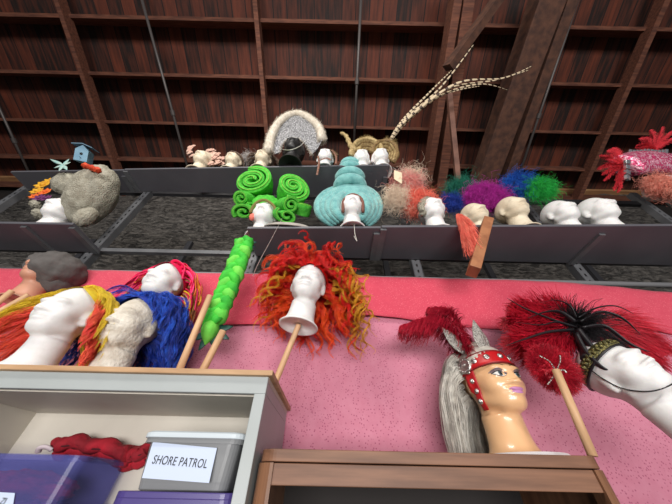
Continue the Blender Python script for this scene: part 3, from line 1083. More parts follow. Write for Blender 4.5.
# ================================================================ royal blue wig
BLU = fibre('royal blue hair', S(24, 62, 176), S(10, 34, 122), scale=40); BLU2 = fibre('bright blue hair', S(38, 100, 222), S(18, 60, 170), scale=40)
t = wig(h_blue, 'shaggy_wig', 'shaggy shoulder-length royal blue wig on the rough papered head')
cap_mesh('wig_cap', BLU, t, .006, .62, -.6)
push = [(tuple(SC), tuple(SR + .010)), (JAW[0], (.07, .06, .085)), NECK]
P0, n = scalp(300, top=.62, pick=lambda x, y, z: y > -.45)
D = n * np.array((1.3, .8, .45)) + np.array((0, .25, .0))
D[:, 0] += np.sign(n[:, 0]) * .3
hr = grow(P0, D, 20, .0112, .15, .010, .5, push=push, wob=.02, floor=.014)
strands_mb(clump(hr, 14, .009, .003), .0008, .0005, np.repeat((NR.rand(300) < .4).astype(int), 14)).build('hair', [BLU, BLU2], t, smooth=True)
P0, n = scalp(70, top=.55, pick=lambda x, y, z: -.6 < y < -.2 and z > .45)
D = np.stack([np.sign(n[:, 0] + .12) * 1.1, n[:, 1] * .2 + .15, n[:, 2] * .25], 1)
hr = grow(P0 + n * .004, D, 17, .0115, .17, .008, .6, push=[(tuple(SC), tuple(SR + .016)), (JAW[0], (.078, .062, .085))], floor=.014)
strands_mb(clump(hr, 16, .008, .003), .0008, .0005, np.repeat((NR.rand(70) < .5).astype(int), 16)).build('fringe', [BLU, BLU2], t, smooth=True)

# ================================================================ ribbon braid wig
t = wig(h_ribbon, 'ribbon_wig', 'wig of crimson, orange and yellow ribbon strips behind the blue wig')
cols = [('crimson ribbon', S(226, 24, 84)), ('hot pink ribbon', S(244, 40, 110)), ('orange ribbon', S(244, 132, 40)), ('yellow ribbon', S(240, 186, 44)), ('tan ribbon', S(178, 128, 84))]
rm = [mat(a, c_, .5) for a, c_ in cols]
cap_mesh('wig_cap', rm[0], t, .004, .7, -.7)
N = 90
P0, n = scalp(N, top=.7, pick=lambda x, y, z: z > 0 and y > -.5)
D = np.stack([np.sign(n[:, 0] + .15) + n[:, 0], n[:, 1] * .3 + .1, n[:, 2] * .3 + .1], 1)
hr = grow(P0 + n * .006, D, 15, .0125, .2, .003, .6, push=[(tuple(SC), tuple(SR + .014)), (JAW[0], (.076, .07, .085))])
mi = np.clip((n[:, 1] * 2.3 + 1.7 + NR.normal(0, .6, N)).astype(int), 0, 3)
strands_mb(hr, .0075, .005, mi, sides=6, flat=.35).build('ribbons', rm, t, smooth=True)
P0, n = scalp(34, pick=lambda x, y, z: x > .3 and z < .3 and y > -.1)
hr = grow(P0 + n * .01, n * np.array((1, .5, .2)), 18, .0125, .25, .004, .5, push=[(tuple(SC), tuple(SR + .02))])
strands_mb(hr, .0045, .003, NR.choice([0, 3, 4, 4], 34), sides=4).build('side_strips', rm, t, smooth=True)
P0, n = scalp(18, pick=lambda x, y, z: x < -.5 and z < .4 and y > -.2)
hr = grow(P0 + n * .01, n * np.array((1, .5, .2)), 16, .0125, .25, .004, .5, push=[(tuple(SC), tuple(SR + .02))])
strands_mb(hr, .0045, .003, NR.choice([0, 2, 4], 18), sides=4).build('side_strips', rm, t, smooth=True)

# ================================================================ red curly wig
RED = fibre('flame red hair', S(240, 34, 26), S(200, 16, 18), scale=30); ORG = fibre('orange hair', S(248, 96, 30), S(230, 60, 24), scale=30); GLD = fibre('golden hair', S(232, 172, 44), S(200, 126, 26), scale=30)
t = wig(h_red, 'curly_wig', 'big wild curly wig in flame red and orange with golden ends')
cap_mesh('wig_cap', RED, t, .006, .5, -.7)
push = [(tuple(SC), tuple(SR + .012)), (JAW[0], (.07, .065, .085)), NECK]
NN = 230
P0, n = scalp(NN, top=.45, pick=lambda x, y, z: y > -.6)
D = n * np.array((1.3, .9, 1.0)) + np.array((0.12, .1, .2))
hr = grow(P0, D, 25, .0088, .15, .015, .55, push=push, wob=.05)
hr[:, :, 0] += np.where(n[:, 0] > 0, 1, -.35)[:, None] * (np.linspace(0, 1, 25) ** 1.2 * .045)[None]
mi = np.where(NR.rand(NN) < .25 + .4 * (n[:, 2] < .1), 1, 0)
strands_mb(clump(hr, 15, .010, .004, .002), .0008, .0005, np.repeat(mi, 15)).build('hair', [RED, ORG], t, smooth=True)
for sx, N, st in ((1, 34, .0108), (-1, 12, .0088)):
    P0, n = scalp(N, top=.4, pick=lambda x, y, z: x * sx > .45 and -.4 < z < .6)
    D = np.stack([n[:, 0] * 1.3 + sx * .7, n[:, 1] * .4 + .1, n[:, 2] * .4 + (.35 if sx > 0 else -.3)], 1)
    hr = grow(P0 + n * (.03 if sx > 0 else .005), D, 30, st, .1, .02, .6, push=push, wob=.05)
    strands_mb(clump(hr, 13, .007, .003, .002), .0008, .0005, np.repeat((NR.rand(N) < .75).astype(int), 13)).build('golden_locks', [ORG, GLD], t, smooth=True)
P0, n = scalp(50, top=.35, pick=lambda x, y, z: y < .0 and z > .2)
D = n * np.array((1.6, .8, 1.2)); D[:, 0] += np.sign(n[:, 0]) * .5
hr = grow(P0 + n * .004, D, 14, .010, .16, .014, .8, push=[(tuple(SC), tuple(SR + .02)), (JAW[0], (.08, .06, .085))])
strands_mb(clump(hr, 15, .008, .003), .0008, .0005).build('fringe', [RED], t, smooth=True)
# tie round the neck
b = MB(); b.tube([(.052 * math.cos(a) * 1.0, .02 + .053 * math.sin(a), .085 + .004 * math.sin(a)) for a in np.linspace(0, 2 * math.pi, 33)], .0035, 6, flat=1)
tag(b.build('neck_band', mat('dusty pink elastic', S(196, 130, 130), .7), smooth=True, loc=h_red.location, rot=tuple(h_red.rotation_euler)), 'thin dusty pink elastic round the neck of the head in the red wig', 'band')

# ================================================================ grey hood
t = wig(h_hood, 'felt_hood', 'slumped dark grey felt hood over the tan head above the yellow wig', 'hood')
FELT = mat('grey felt', S(98, 94, 92), .95, S(84, 80, 78), 20, bump=.3, bscale=40)
lump(t, 'hood', FELT, (.03, .015, .205), (.128, .125, .095), Euler((.2, .15, .1)).to_matrix(), 2, .08)
lump(t, 'hood_neck', FELT, (.035, .05, .13), (.09, .085, .05), None, 5, .06)

# ================================================================ green braid
p_top = PY(245, 241, .985); p_bot = PY(205, 345, 1.02)
t = thing('hair_braid', 'long bright green plait with dark green leaf bows hanging from the shelf', 'braid', p_top)
GRN = mat('bright green felt', S(74, 206, 62), .8, S(46, 172, 50), 14, bump=.3, bscale=60); LGR = mat('light green felt', S(124, 222, 84), .8, S(84, 200, 66), 12, bump=.3, bscale=60)
DGR = mat('dark green satin', S(22, 74, 62), .5, S(14, 54, 48), 12)
mid = [p_top, PY(238, 262, .985), PY(226, 292, .99), PY(215, 318, 1.0), p_bot]
ax = smooth_pts([p - p_top for p in mid], 60)
side = Vector((1, 0, .25)).normalized(); fr_ = Vector((0, -1, 0))
for q in range(3):
    pts = []
    for i, p in enumerate(ax[:48]):
        a_ = i / 47 * 2 * math.pi * 4.2 + q * 2 * math.pi / 3
        pts.append(p + side * math.sin(a_) * .030 + fr_ * math.sin(2 * a_) * .016)
    b = MB(); b.tube(pts, [.026 + .003 * math.sin(i * .9) for i in range(48)], 10, flat=.8)
    b.build('strand', [GRN, LGR, GRN][q], t, smooth=True)
b = MB(); b.tube(ax[46:], [.024, .034, .042, .046, .048, .046, .043, .038, .033, .026, .019, .012, .007, .003][:len(ax[46:])], 12, flat=.7); b.build('tassel', LGR, t, smooth=True)
for base_i, nm in ((1, 'bow'), (50, 'bow')):
    c0 = ax[base_i] + Vector((0, .012, 0)); b = MB()
    for an in (20, 65, 150, 205, 250, 300, 340):
        a_ = math.radians(an); L = .085 if base_i > 10 else .06
        dvec = Vector((math.cos(a_), .15, math.sin(a_)))
        pts = [c0 + dvec * (L * k / 6) for k in range(7)]
        b.tube(pts, [.004, .012, .017, .018, .015, .009, .002], 8, flat=.25, up=(0, 1, 0))
    b.build(nm, DGR, t, smooth=True)
# ================================================================ painted mannequin: face paint as parts
t = h_man


def patch(name, m, fu, fl, x0, x1, nx=14, nz=4, off=.0006, parent=None, sgn=1):
    b = MB()
    for i in range(nx + 1):
        x = x0 + (x1 - x0) * i / nx
        for j in range(nz + 1):
            z = fl(x) + (fu(x) - fl(x)) * j / nz
            p = march((x * sgn, -.16, z), (0, 1, 0), off)
            b.v.append(tuple(p))
    for i in range(nx):
        for j in range(nz):
            q = i * (nz + 1) + j
            b.f.append((q, q + nz + 1, q + nz + 2, q + 1)); b.m.append(0)
    return b.build(name, m, parent or t, smooth=True)


def lens(cx, cz, w, hu, hd, tilt=0.0, pw=.8):
    e = lambda x: max(0., 1 - ((x - cx) / w) ** 2) ** pw
    return (lambda x: cz + hu * e(x) + tilt * (x - cx)), (lambda x: cz - hd * e(x) + tilt * (x - cx))


WHT = mat('painted eye white', S(214, 212, 206), .3); IRIS = mat('painted iris grey', S(70, 86, 92), .3); BLKP = mat('black eye liner', S(26, 22, 24), .4)
SHAD = mat('eye shadow grey', S(120, 104, 108), .5); LIP = mat('lilac lipstick', S(190, 128, 176), .35); BROW = mat('painted brow', S(96, 66, 44), .6)
for sg in (-1, 1):
    u_, l_ = lens(.029, .1925, .0205, .0125, .001, .12); patch('eye_shadow', SHAD, u_, l_, .009, .049, off=.0006, sgn=sg)
    u_, l_ = lens(.0275, .189, .0165, .0075, .0055, .1); ey = patch('eye', WHT, u_, l_, .0112, .0438, off=.0011, sgn=sg)
    u_, l_ = lens(.027, .1905, .0065, .0062, .0062, 0, .5); patch('iris', IRIS, u_, l_, .0205, .0335, off=.0016, sgn=sg, parent=ey)
    u_, l_ = lens(.027, .1905, .003, .003, .003, 0, .5); patch('pupil', BLKP, u_, l_, .024, .030, 6, 2, off=.0020, sgn=sg, parent=ey)
    uu, _ = lens(.0275, .189, .0165, .0075, .0055, .1)
    patch('eyeliner', BLKP, lambda x: uu(x) + .0022, lambda x: uu(x) - .0004, .0105, .0455, off=.0018, sgn=sg, nz=2)
    _, ll = lens(.0275, .189, .0165, .0075, .0055, .1)
    patch('eyeliner', BLKP, lambda x: ll(x) + .0002, lambda x: ll(x) - .0009, .0125, .0435, off=.0018, sgn=sg, nz=1)
    ub = lambda x: .2135 + .006 * math.sin((x - .010) / .04 * math.pi * .8)
    patch('eyebrow', BROW, lambda x: ub(x) + .0016, lambda x: ub(x) - .0012 * (1 - (x - .01) / .05), .010, .052, off=.0008, sgn=sg, nz=2)
up = lambda x: .1515 + .0042 * (1 - (abs(x) / .022) ** 2) - .0015 * math.exp(-(x / .005) ** 2)
patch('upper_lip', LIP, up, lambda x: .1465 - .0002, -.0205, .0205, off=.0008)
patch('lower_lip', LIP, lambda x: .1462, lambda x: .1465 - .0078 * max(0, 1 - (x / .0205) ** 2) ** .7, -.0195, .0195, off=.0008)
# white plaster foot disc and chest
b = MB(); b.lathe([(.0, .0), (.105, .0), (.108, .006), (.1, .014), (.0, .014)], (.01, .0, 0)); 
o = b.build('base_disc', mat('white base', S(232, 230, 232), .5), t, smooth=False)

# ---------------------------------------------------------------- red jewelled headband
tb = wig(h_man, 'jewelled_headband', 'wide red leather headband with silver studs, side medallion and silver petals on the tan mannequin', 'headband')
REDL = mat('red leather', S(196, 26, 32), .42, S(168, 16, 26), 20, bump=.1, bscale=80); REDD = mat('dark red piping', S(122, 12, 20), .5)
SILV = mat('antique silver', S(186, 184, 180), .3, metal=.9, bump=.3, bscale=200); GLIT = mat('silver sequin', S(206, 202, 194), .3, S(120, 116, 110), 260, metal=.5, bump=.6, bscale=300)


def conform(phi, z, off):
    d = np.array((math.sin(phi), -math.cos(phi), 0)); c = np.array((0, .02, z))
    return march(c + d * .17, -d, off)


def band(name, m, f0, f1, offs, p0, p1, n=60, nz=5, parent=None):
    b = MB()
    for i in range(n + 1):
        ph = p0 + (p1 - p0) * i / n
        for j in range(nz + 1):
            z = f0(ph) + (f1(ph) - f0(ph)) * j / nz
            b.v.append(tuple(conform(ph, z, offs)))
    for i in range(n):
        for j in range(nz):
            q = i * (nz + 1) + j
            b.f.append((q, q + nz + 1, q + nz + 2, q + 1)); b.m.append(0)
    return b.build(name, m, parent or tb, smooth=True, solid=.003)


zc_ = lambda ph: .243 - .035 * (1 - math.cos(ph)) / 2
band('band', REDL, lambda p: zc_(p) - .021, lambda p: zc_(p) + .021, .006, -math.pi, math.pi, 90)
for s_ in (-.0215, .0215):
    b = MB(); b.tube([tuple(conform(p, zc_(p) + s_, .0075)) for p in np.linspace(-math.pi, math.pi, 90)], .0022, 6); b.build('piping', REDD, tb, smooth=True)
for sg in (-1, 1):
    # cheek strap from temple to jaw
    b = MB(); n = 18; ctr = []
    for i in range(n + 1):
        q = i / n
        z = .232 - .118 * q; ph = sg * (1.22 - .12 * q + .1 * q * q); wd = .0165 * (1 - .35 * q)
        for j in range(5):
            b.v.append(tuple(conform(ph + (j - 2) / 2 * wd / .075, z + 0, .006)))
        ctr.append((ph, z))
    for i in range(n):
        for j in range(4):
            k_ = i * 5 + j; b.f.append((k_, k_ + 5, k_ + 6, k_ + 1)); b.m.append(0)
    st = b.build('cheek_strap', REDL, tb, smooth=True, solid=.003)
    for q in (3, 7, 11, 15):
        p = conform(ctr[q][0], ctr[q][1], .008); dd = Vector((math.sin(ctr[q][0]), -math.cos(ctr[q][0]), 0))
        b = MB(); b.lathe([(.0075, -.002), (.0075, .001), (.005, .003), (.003, .0028), (.0028, .0045), (0, .0055)], p, 14, 0, dd.to_track_quat('Z', 'Y').to_matrix()); b.build('stud', SILV, st, smooth=True)
    ph = sg * 1.28; p = conform(ph, .232, .0095); dd = Vector((math.sin(ph), -math.cos(ph), .15))
    b = MB(); R_ = dd.to_track_quat('Z', 'Y').to_matrix()
    b.lathe([(.024, -.003), (.024, .002), (.021, .004), (.018, .0025), (.014, .0045), (.011, .0025), (.006, .006), (0, .007)], p, 24, 0, R_)
    for k in range(12):
        a_ = k * math.pi / 6; b.ell(Vector(p) + R_ @ Vector((.0185 * math.cos(a_), .0185 * math.sin(a_), .003)), (.0022,) * 3, None, 6, 4)
    b.build('medallion', SILV, tb, smooth=True)
for ph in (-.85, -.42, 0, .42, .85):
    p = conform(ph, zc_(ph), .0085); dd = Vector((math.sin(ph), -math.cos(ph), .1))
    b = MB(); b.lathe([(.0085, -.002), (.0085, .001), (.006, .003), (.0035, .0028), (.003, .005), (0, .006)], p, 14, 0, dd.to_track_quat('Z', 'Y').to_matrix()); b.build('stud', SILV, tb, smooth=True)
# silver petals standing up from the band
for (x, y, lean, L) in ((-.068, -.01, -.9, .10), (-.015, -.035, -.15, .10), (.0, -.02, .1, .07)):
    c0 = Vector((x, y, .272)); dv = Vector((lean, -.25, 1)).normalized()
    b = MB(); b.tube([c0 + dv * (L * k / 8) for k in range(9)], [.008, .014, .019, .021, .021, .018, .014, .008, .002], 10, flat=.16, up=(0, 1, .2))
    b.build('petal', GLIT, tb, smooth=True)
# crimson plume at the side of the band
CRIM = fibre('crimson feather', S(196, 20, 52), S(156, 10, 38))
tip = h_man.matrix_basis.inverted() @ PY(400, 326, h_man.location.y - .02)
mid1 = h_man.matrix_basis.inverted() @ PY(440, 318, h_man.location.y - .02)
plume(tb, 'plume', CRIM, smooth_pts([(-.05, .0, .27), mid1, tip], 10), .095, 230, .5, curl=.35, extra=3, rad=.001)
tip = h_man.matrix_basis.inverted() @ PY(428, 308, h_man.location.y + .03)
mid1 = h_man.matrix_basis.inverted() @ PY(452, 312, h_man.location.y + .02)
plume(tb, 'plume', CRIM, smooth_pts([(-.02, .01, .28), mid1, tip], 10), .08, 180, .4, curl=.35, extra=3, rad=.001)

# ---------------------------------------------------------------- silver wig
SIL = fibre('silver hair', S(214, 208, 196), S(158, 152, 144), .38, 40); SIL2 = fibre('pale silver hair', S(238, 234, 224), S(200, 196, 186), .38, 40)
tw = wig(h_man, 'silver_wig', 'long straight silver grey wig on the tan mannequin, hanging to the brown cabinet top')
cap_mesh('wig_cap', SIL, tw, .003, .55, -.6)
P0, n = scalp(330, top=.5, pick=lambda x, y, z: y > -.05 and x < .8)
D = n * np.array((1.3, .7, .4)) + np.array((-.5, .35, .0))
hr = grow(P0, D, 24, .0132, .30, .003, .4, push=[(tuple(SC), tuple(SR + .008)), (JAW[0], (.062, .062, .085)), NECK], floor=.004)
strands_mb(clump(hr, 15, .008, .006, .001), .0007, .0005, np.repeat((NR.rand(330) < .5).astype(int), 15)).build('hair', [SIL, SIL2], tw, smooth=True)
lump(tw, 'topknot', SIL, (-.0, .04, .296), (.05, .06, .03), None, 3, .12, 32, 20)

# ================================================================ black and red feather headdress
t = thing('feather_headdress', 'black and scarlet feather headdress with a sequinned brow band on the right-edge head', 'headdress', h_feather.location)
BLKF = fibre('black feather', S(20, 18, 22), S(34, 30, 34), .5); SCAR = fibre('scarlet feather', S(196, 16, 44), S(150, 8, 34)); SCAR2 = fibre('bright scarlet feather', S(222, 34, 58), S(184, 16, 44))
Yh = .84
W = lambda u, v, dy=0.0: PY(u, v, Yh + dy) - t.location
c0 = W(575, 325, .02)
puff(t, 'black_tuft', BLKF, c0, (.055, .05, .055), 2000, .075, K=6, rad=.0012, grav=.05, curl=.004, core=.35)
for pts, w0 in (([(575, 327), (548, 318), (524, 308), (507, 298)], .006), ([(572, 330), (548, 332), (528, 338), (505, 346)], .010),
                ([(575, 322), (560, 312), (545, 312), (528, 318)], .009), ([(578, 318), (596, 308), (616, 306), (634, 314)], .006),
                ([(580, 322), (600, 312), (622, 318), (640, 334)], .010), ([(582, 328), (604, 326), (630, 344), (650, 352)], .011),
                ([(578, 330), (590, 345), (606, 362), (640, 384)], .013), ([(570, 326), (556, 322), (540, 325), (515, 322)], .006),
                ([(576, 318), (570, 306), (556, 300), (540, 303)], .005), ([(576, 334), (586, 352), (600, 366), (612, 372)], .012)):
    P = smooth_pts([W(u, v, -.03 - .01 * i) for i, (u, v) in enumerate(pts)], 16)
    b = MB(); b.tube(P, [w0 * (1 - (i / 15) ** 2 * .9) for i in range(16)], 6, flat=.45)
    b.build('black_quill', BLKF, t, smooth=True)
for pts, w_ in (([(574, 326), (545, 322), (508, 318)], .09), ([(572, 330), (545, 340), (512, 338)], .09), ([(574, 322), (552, 308), (512, 304)], .08),
                ([(572, 334), (552, 350), (532, 352)], .08), ([(585, 326), (612, 334), (644, 362)], .09), ([(585, 322), (618, 322), (654, 350)], .085)):
    plume(t, 'scarlet_plume', SCAR2, smooth_pts([W(u, v, .04 + .01 * i) for i, (u, v) in enumerate(pts)], 10), w_, 200, .12, curl=.5, extra=4, spread3=.6, rad=.0011)
for pts in ([(578, 322), (600, 330), (630, 350)], [(580, 318), (606, 316), (638, 336)]):
    plume(t, 'black_plume', BLKF, smooth_pts([W(u, v, .0 + .01 * i) for i, (u, v) in enumerate(pts)], 10), .03, 90, .2, curl=.5, extra=2, spread3=.5)
cf = W(553, 368, .0)
sp = pxs(PY(553, 368, Yh))
puff(t, 'scarlet_fan', [SCAR2, SCAR], cf, (24 * sp, .02, 24 * sp), 3600, .028, K=5, rad=.0009, grav=.05, curl=.002, core=.72)
# jewelled twigs on the fan
for k, (u1, v1) in enumerate(((548, 384), (566, 372), (540, 356), (560, 356))):
    P = smooth_pts([W(556, 372, -.035), W((556 + u1) / 2 + 2, (372 + v1) / 2 - 2, -.045), W(u1, v1, -.045)], 9)
    b = MB(); b.tube(P, .0009, 5)
    for p in P[1::1]: b.ell(p, (.0028,) * 3, None, 6, 4)
    b.build('bead_spray', SILV, t, smooth=True)
# sequinned brow band and elastic on the head
SEQ = mat('gold green sequins', S(150, 140, 84), .35, S(52, 56, 46), 180, metal=.6, bump=.6, bscale=260)
hm = h_feather.matrix_basis
TL = t.location


def on_head(ph, z, off): return hm @ Vector(conform(ph, z, off)) - TL


zb_ = lambda ph: .262 - .03 * (1 - math.cos(ph)) / 2
b = MB(); n = 70
for i in range(n + 1):
    ph = -math.pi + 2 * math.pi * i / n
    for j in range(4): b.v.append(tuple(on_head(ph, zb_(ph) - .016 + .010 * j, .005)))
for i in range(n):
    for j in range(3):
        q = i * 4 + j; b.f.append((q, q + 4, q + 5, q + 1)); b.m.append(0)
b.build('brow_band', SEQ, t, smooth=True, solid=.003)
b = MB()
for i in range(34):
    ph = -1.5 + 3.0 * i / 33
    b.ell(on_head(ph, zb_(ph) + .004 * (-1) ** i, .010), (.0055, .0055, .0055), None, 8, 5, noise=.15)
b.build('gem_row', SEQ, t, smooth=False)
b = MB(); 
capn = [tuple(on_head(ph, .262, .004)) for ph in np.linspace(-math.pi, math.pi, 40)]
b.tube([on_head(ph, zb_(ph) - .02, .0045) for ph in np.linspace(-math.pi, math.pi, 60)], .0035, 6); b.build('black_edge', BLKF, t, smooth=True)
b = MB()
pts = [on_head(-1.35, .25, .004), on_head(-1.3, .2, .004), on_head(-1.15, .155, .005), on_head(-.6, .118, .006), on_head(0, .108, .004), on_head(.6, .118, .006), on_head(1.2, .155, .005), on_head(1.35, .25, .004)]
b.tube(smooth_pts(pts, 50), .0018, 6); b.build('elastic_cord', BLKF, t, smooth=True)
# black strap carrying the tuft on the crown
b = MB(); b.tube(smooth_pts([W(576, 330, .0), W(584, 348, -.01), on_head(-1.0, .262, .008)], 14), [.02] * 14, 8, flat=.4); b.build('mount', BLKF, t, smooth=True)
# ================================================================ middle shelf hats
WOOLG = mat('green net felt', S(86, 200, 60), .85, S(60, 168, 44), 40, bump=.5, bscale=160); WOOLY = mat('yellow green net', S(150, 200, 80), .85, S(96, 180, 60), 60, bump=.4, bscale=160)


def pt(u, v, Y, t): return PY(u, v, Y) - t.location


def roll(t, c, r0, tail, r1, turns=2.3, ecc=1.0, name='roll', hand=1):
    """spiral rolled felt: open spiral end at c (radius r0), running back to tail (radius r1)"""
    c = Vector(c); tail = Vector(tail); ax = (tail - c).normalized()
    up = Vector((0, -.3, 1)); sx = ax.cross(up).normalized(); sy = sx.cross(ax).normalized()
    b = MB(); na = 70; nl = 8
    for l in range(nl + 1):
        f = l / nl; R = r0 * (1 - f) + r1 * f; R *= 1 + .05 * math.sin(f * 3.1); o = c + (tail - c) * f
        for i in range(na + 1):
            q = i / na; a_ = hand * q * turns * 2 * math.pi; rr = R * (.12 + .88 * q)
            jit = 1 + .02 * math.sin(a_ * 2.3 + l)
            b.v.append(tuple(o + sx * math.cos(a_) * rr * ecc * jit + sy * math.sin(a_) * rr * jit + ax * (.004 * math.sin(a_ * 1.3) - (1 - q) * r0 * .1)))
    for l in range(nl):
        for i in range(na):
            q = l * (na + 1) + i; b.f.append((q, q + 1, q + na + 2, q + na + 1)); b.m.append(0)
    o = b.build(name, WOOLG, t, smooth=True, solid=r0 * .32)
    md = o.modifiers.new('soft', 'BEVEL'); md.width = r0 * .05; md.segments = 2; md.limit_method = 'ANGLE'
    # paler rim of the cut edge
    b = MB(); pts = [Vector(b_) for b_ in []]
    for i in range(na + 1):
        q = i / na; a_ = hand * q * turns * 2 * math.pi; rr = r0 * (.12 + .88 * q)
        pts.append(c + sx * math.cos(a_) * rr * ecc + sy * math.sin(a_) * rr - ax * (.003 + (1 - q) * r0 * .1))
    b.tube(pts, r0 * .035, 5); b.build('rolled_edge', WOOLY, o, smooth=True)
    return o


L = h_green.location
t = thing('roll_wig', 'bright green felt wig of large spiral rolls spread like butterfly wings', 'wig', L)
yy = L.y - .03
s_ = pxs(PY(263, 200, yy))
roll(t, pt(252, 180, yy - .045, t), 16.5 * s_, pt(262, 194, yy + .12, t), 9 * s_, ecc=1.3)
roll(t, pt(293, 186, yy - .045, t), 17 * s_, pt(287, 202, yy + .12, t), 13 * s_, ecc=1.0, hand=-1)
roll(t, pt(301, 204, yy + .05, t), 11 * s_, pt(299, 214, yy + .11, t), 10 * s_, ecc=1.0, hand=-1)
roll(t, pt(241, 198, yy - .03, t), 8.5 * s_, pt(254, 200, yy + .09, t), 6 * s_, turns=1.9)
roll(t, pt(243, 212, yy - .02, t), 8 * s_, pt(252, 212, yy + .08, t), 6 * s_, turns=1.6, ecc=1.3)
roll(t, pt(291, 205, yy - .05, t), 8 * s_, pt(282, 205, yy + .05, t), 6 * s_, turns=1.9, hand=-1)
roll(t, pt(287, 216, yy - .03, t), 7.5 * s_, pt(281, 215, yy + .05, t), 6 * s_, turns=1.6, ecc=1.4, hand=-1)
lump(t, 'wig_body', WOOLG, pt(265, 205, yy + .07, t), (.11, .07, .09), None, 4, .08)
b = MB(); b.tube(smooth_pts([pt(250, 213, yy - .03, t), pt(255, 204, yy - .055, t), pt(264, 200, yy - .06, t), pt(273, 205, yy - .055, t), pt(277, 214, yy - .03, t)], 20), .010, 8); b.build('brow_net', mat('brown net', S(120, 112, 60), .9), t, smooth=True)
lump(t, 'ear_patch', mat('coral felt', S(222, 116, 100), .8), pt(252, 217, yy - .02, t), (.018, .02, .028), None, 2, .08, 20, 14)

STR = mat('white tape', S(226, 222, 212), .7)
b = MB(); P = smooth_pts([PY(282, 219, yy - .06), PY(272, 238, .97), PY(259, 262, 1.0), PY(253, 276, 1.02)], 20); o0 = P[0]
b.tube([p - o0 for p in P], .0035, 4, flat=.25)
tag(b.build('tie_tape', STR, loc=o0), 'thin white tie tape hanging over the shelf edge from the green roll wig', 'tape')
b = MB(); P = smooth_pts([PY(354, 224, .97), PY(355, 234, .96), PY(357, 241, .97), PY(354, 236, .975)], 16); o0 = P[0]
b.tube([p - o0 for p in P], .0016, 4)
tag(b.build('tie_string', STR, loc=o0), 'short white string dangling below the teal beehive wig', 'string')

# saucer hat
FELT2 = mat('pale grey felt', S(176, 168, 160), .9, S(156, 148, 142), 30, bump=.3, bscale=90)
p0 = PY(289, 219, .985)
rot = Euler((.45, .08, 0)).to_matrix(); sp = pxs(p0)
b = MB(); b.lathe([(0, .030), (.03, .029), (.055, .022), (.074, .008), (.080, .0), (.079, -.004), (.07, .0), (.05, .012), (0, .02)], (0, 0, 0), 36, 0, rot, sx=26 * sp / .08, sy=.75)
o = b.build('saucer_hat', FELT2, smooth=True, loc=Vector((p0.x, .985 + .05, ZM + .03)))
tag(o, 'pale grey shallow saucer-shaped felt hat lying between the green and teal wigs', 'hat')

# ---------------------------------------------------------------- teal beehive wig
TEAL = mat('teal mohair', S(132, 196, 192), .95, S(98, 168, 168), 26, bump=.9, bscale=150, sheen=.4)
L = h_teal.location
t = thing('beehive_wig', 'pale teal wool beehive wig with a stacked bun and coiled sides', 'wig', L)
yy = L.y
s_ = pxs(PY(352, 200, yy))
bc_ = pt(352, 197, yy + .06, t)
lump(t, 'hood', TEAL, bc_, (26 * s_, .085, 24 * s_), None, 1, .06)
for (v, r, th) in ((186, 17, 6.5), (178, 15.5, 6.5), (171, 13.5, 6), (165, 10, 5.5)):
    c_ = pt(350, v, yy + .02, t); b = MB(); n = 40
    b.tube([(c_[0] + r * .72 * s_ * math.cos(a_), c_[1] + .055 * (r / 16) * math.sin(a_), c_[2]) for a_ in np.linspace(0, 2 * math.pi, n)], th * s_ * .95, 12)
    b.build('bun_ring', TEAL, t, smooth=True)
lump(t, 'bun_top', TEAL, pt(350, 163, yy + .02, t), (9 * s_, .04, 6 * s_), None, 7, .05)
for sg, off in ((-1, -2), (1, 0)):
    for k in range(4):
        r_ = 16 + 4.6 * k
        P = []
        for a_ in np.linspace(.35 * math.pi, -.32 * math.pi, 14):
            P.append(pt(353 + sg * r_ * math.cos(a_) * (.84 if sg > 0 else 1.15), 207 - 24 * math.sin(a_) * (.6 + .1 * k), yy + .0 + .022 * k, t))
        b = MB(); b.tube(P, [.6 * 5.0 * s_ + 2.6 * s_ * math.sin(i / 13 * math.pi) for i in range(14)], 10)
        b.build('side_coil', TEAL, t, smooth=True)
b = MB(); b.tube(smooth_pts([pt(343, 212, yy - .05, t), pt(344, 200, yy - .065, t), pt(353, 194.5, yy - .06, t), pt(362, 200, yy - .065, t), pt(363, 212, yy - .05, t)], 20), .010, 8); b.build('brow_lining', mat('rust lining', S(120, 78, 66), .9), t, smooth=True)
c_ = h_teal.location
TEALF = fibre('teal fluff', S(150, 206, 202), S(112, 178, 178), .9)
P0 = []
for _ in range(700):
    a_ = RNG.uniform(0, 2 * math.pi); e_ = RNG.uniform(-.6, 1); P0.append((bc_[0] + 26 * s_ * math.cos(a_) * .97 * math.sqrt(1 - e_ * e_ * .8), bc_[1] - .05 * abs(math.sin(a_)), bc_[2] + 24 * s_ * e_ * .97))
P0 = np.array(P0); D = P0 - np.array(bc_)
strands_mb(grow(P0, D, 5, .0035, .1, .002, 1, wob=.4), .0007).build('fluff', TEALF, t)

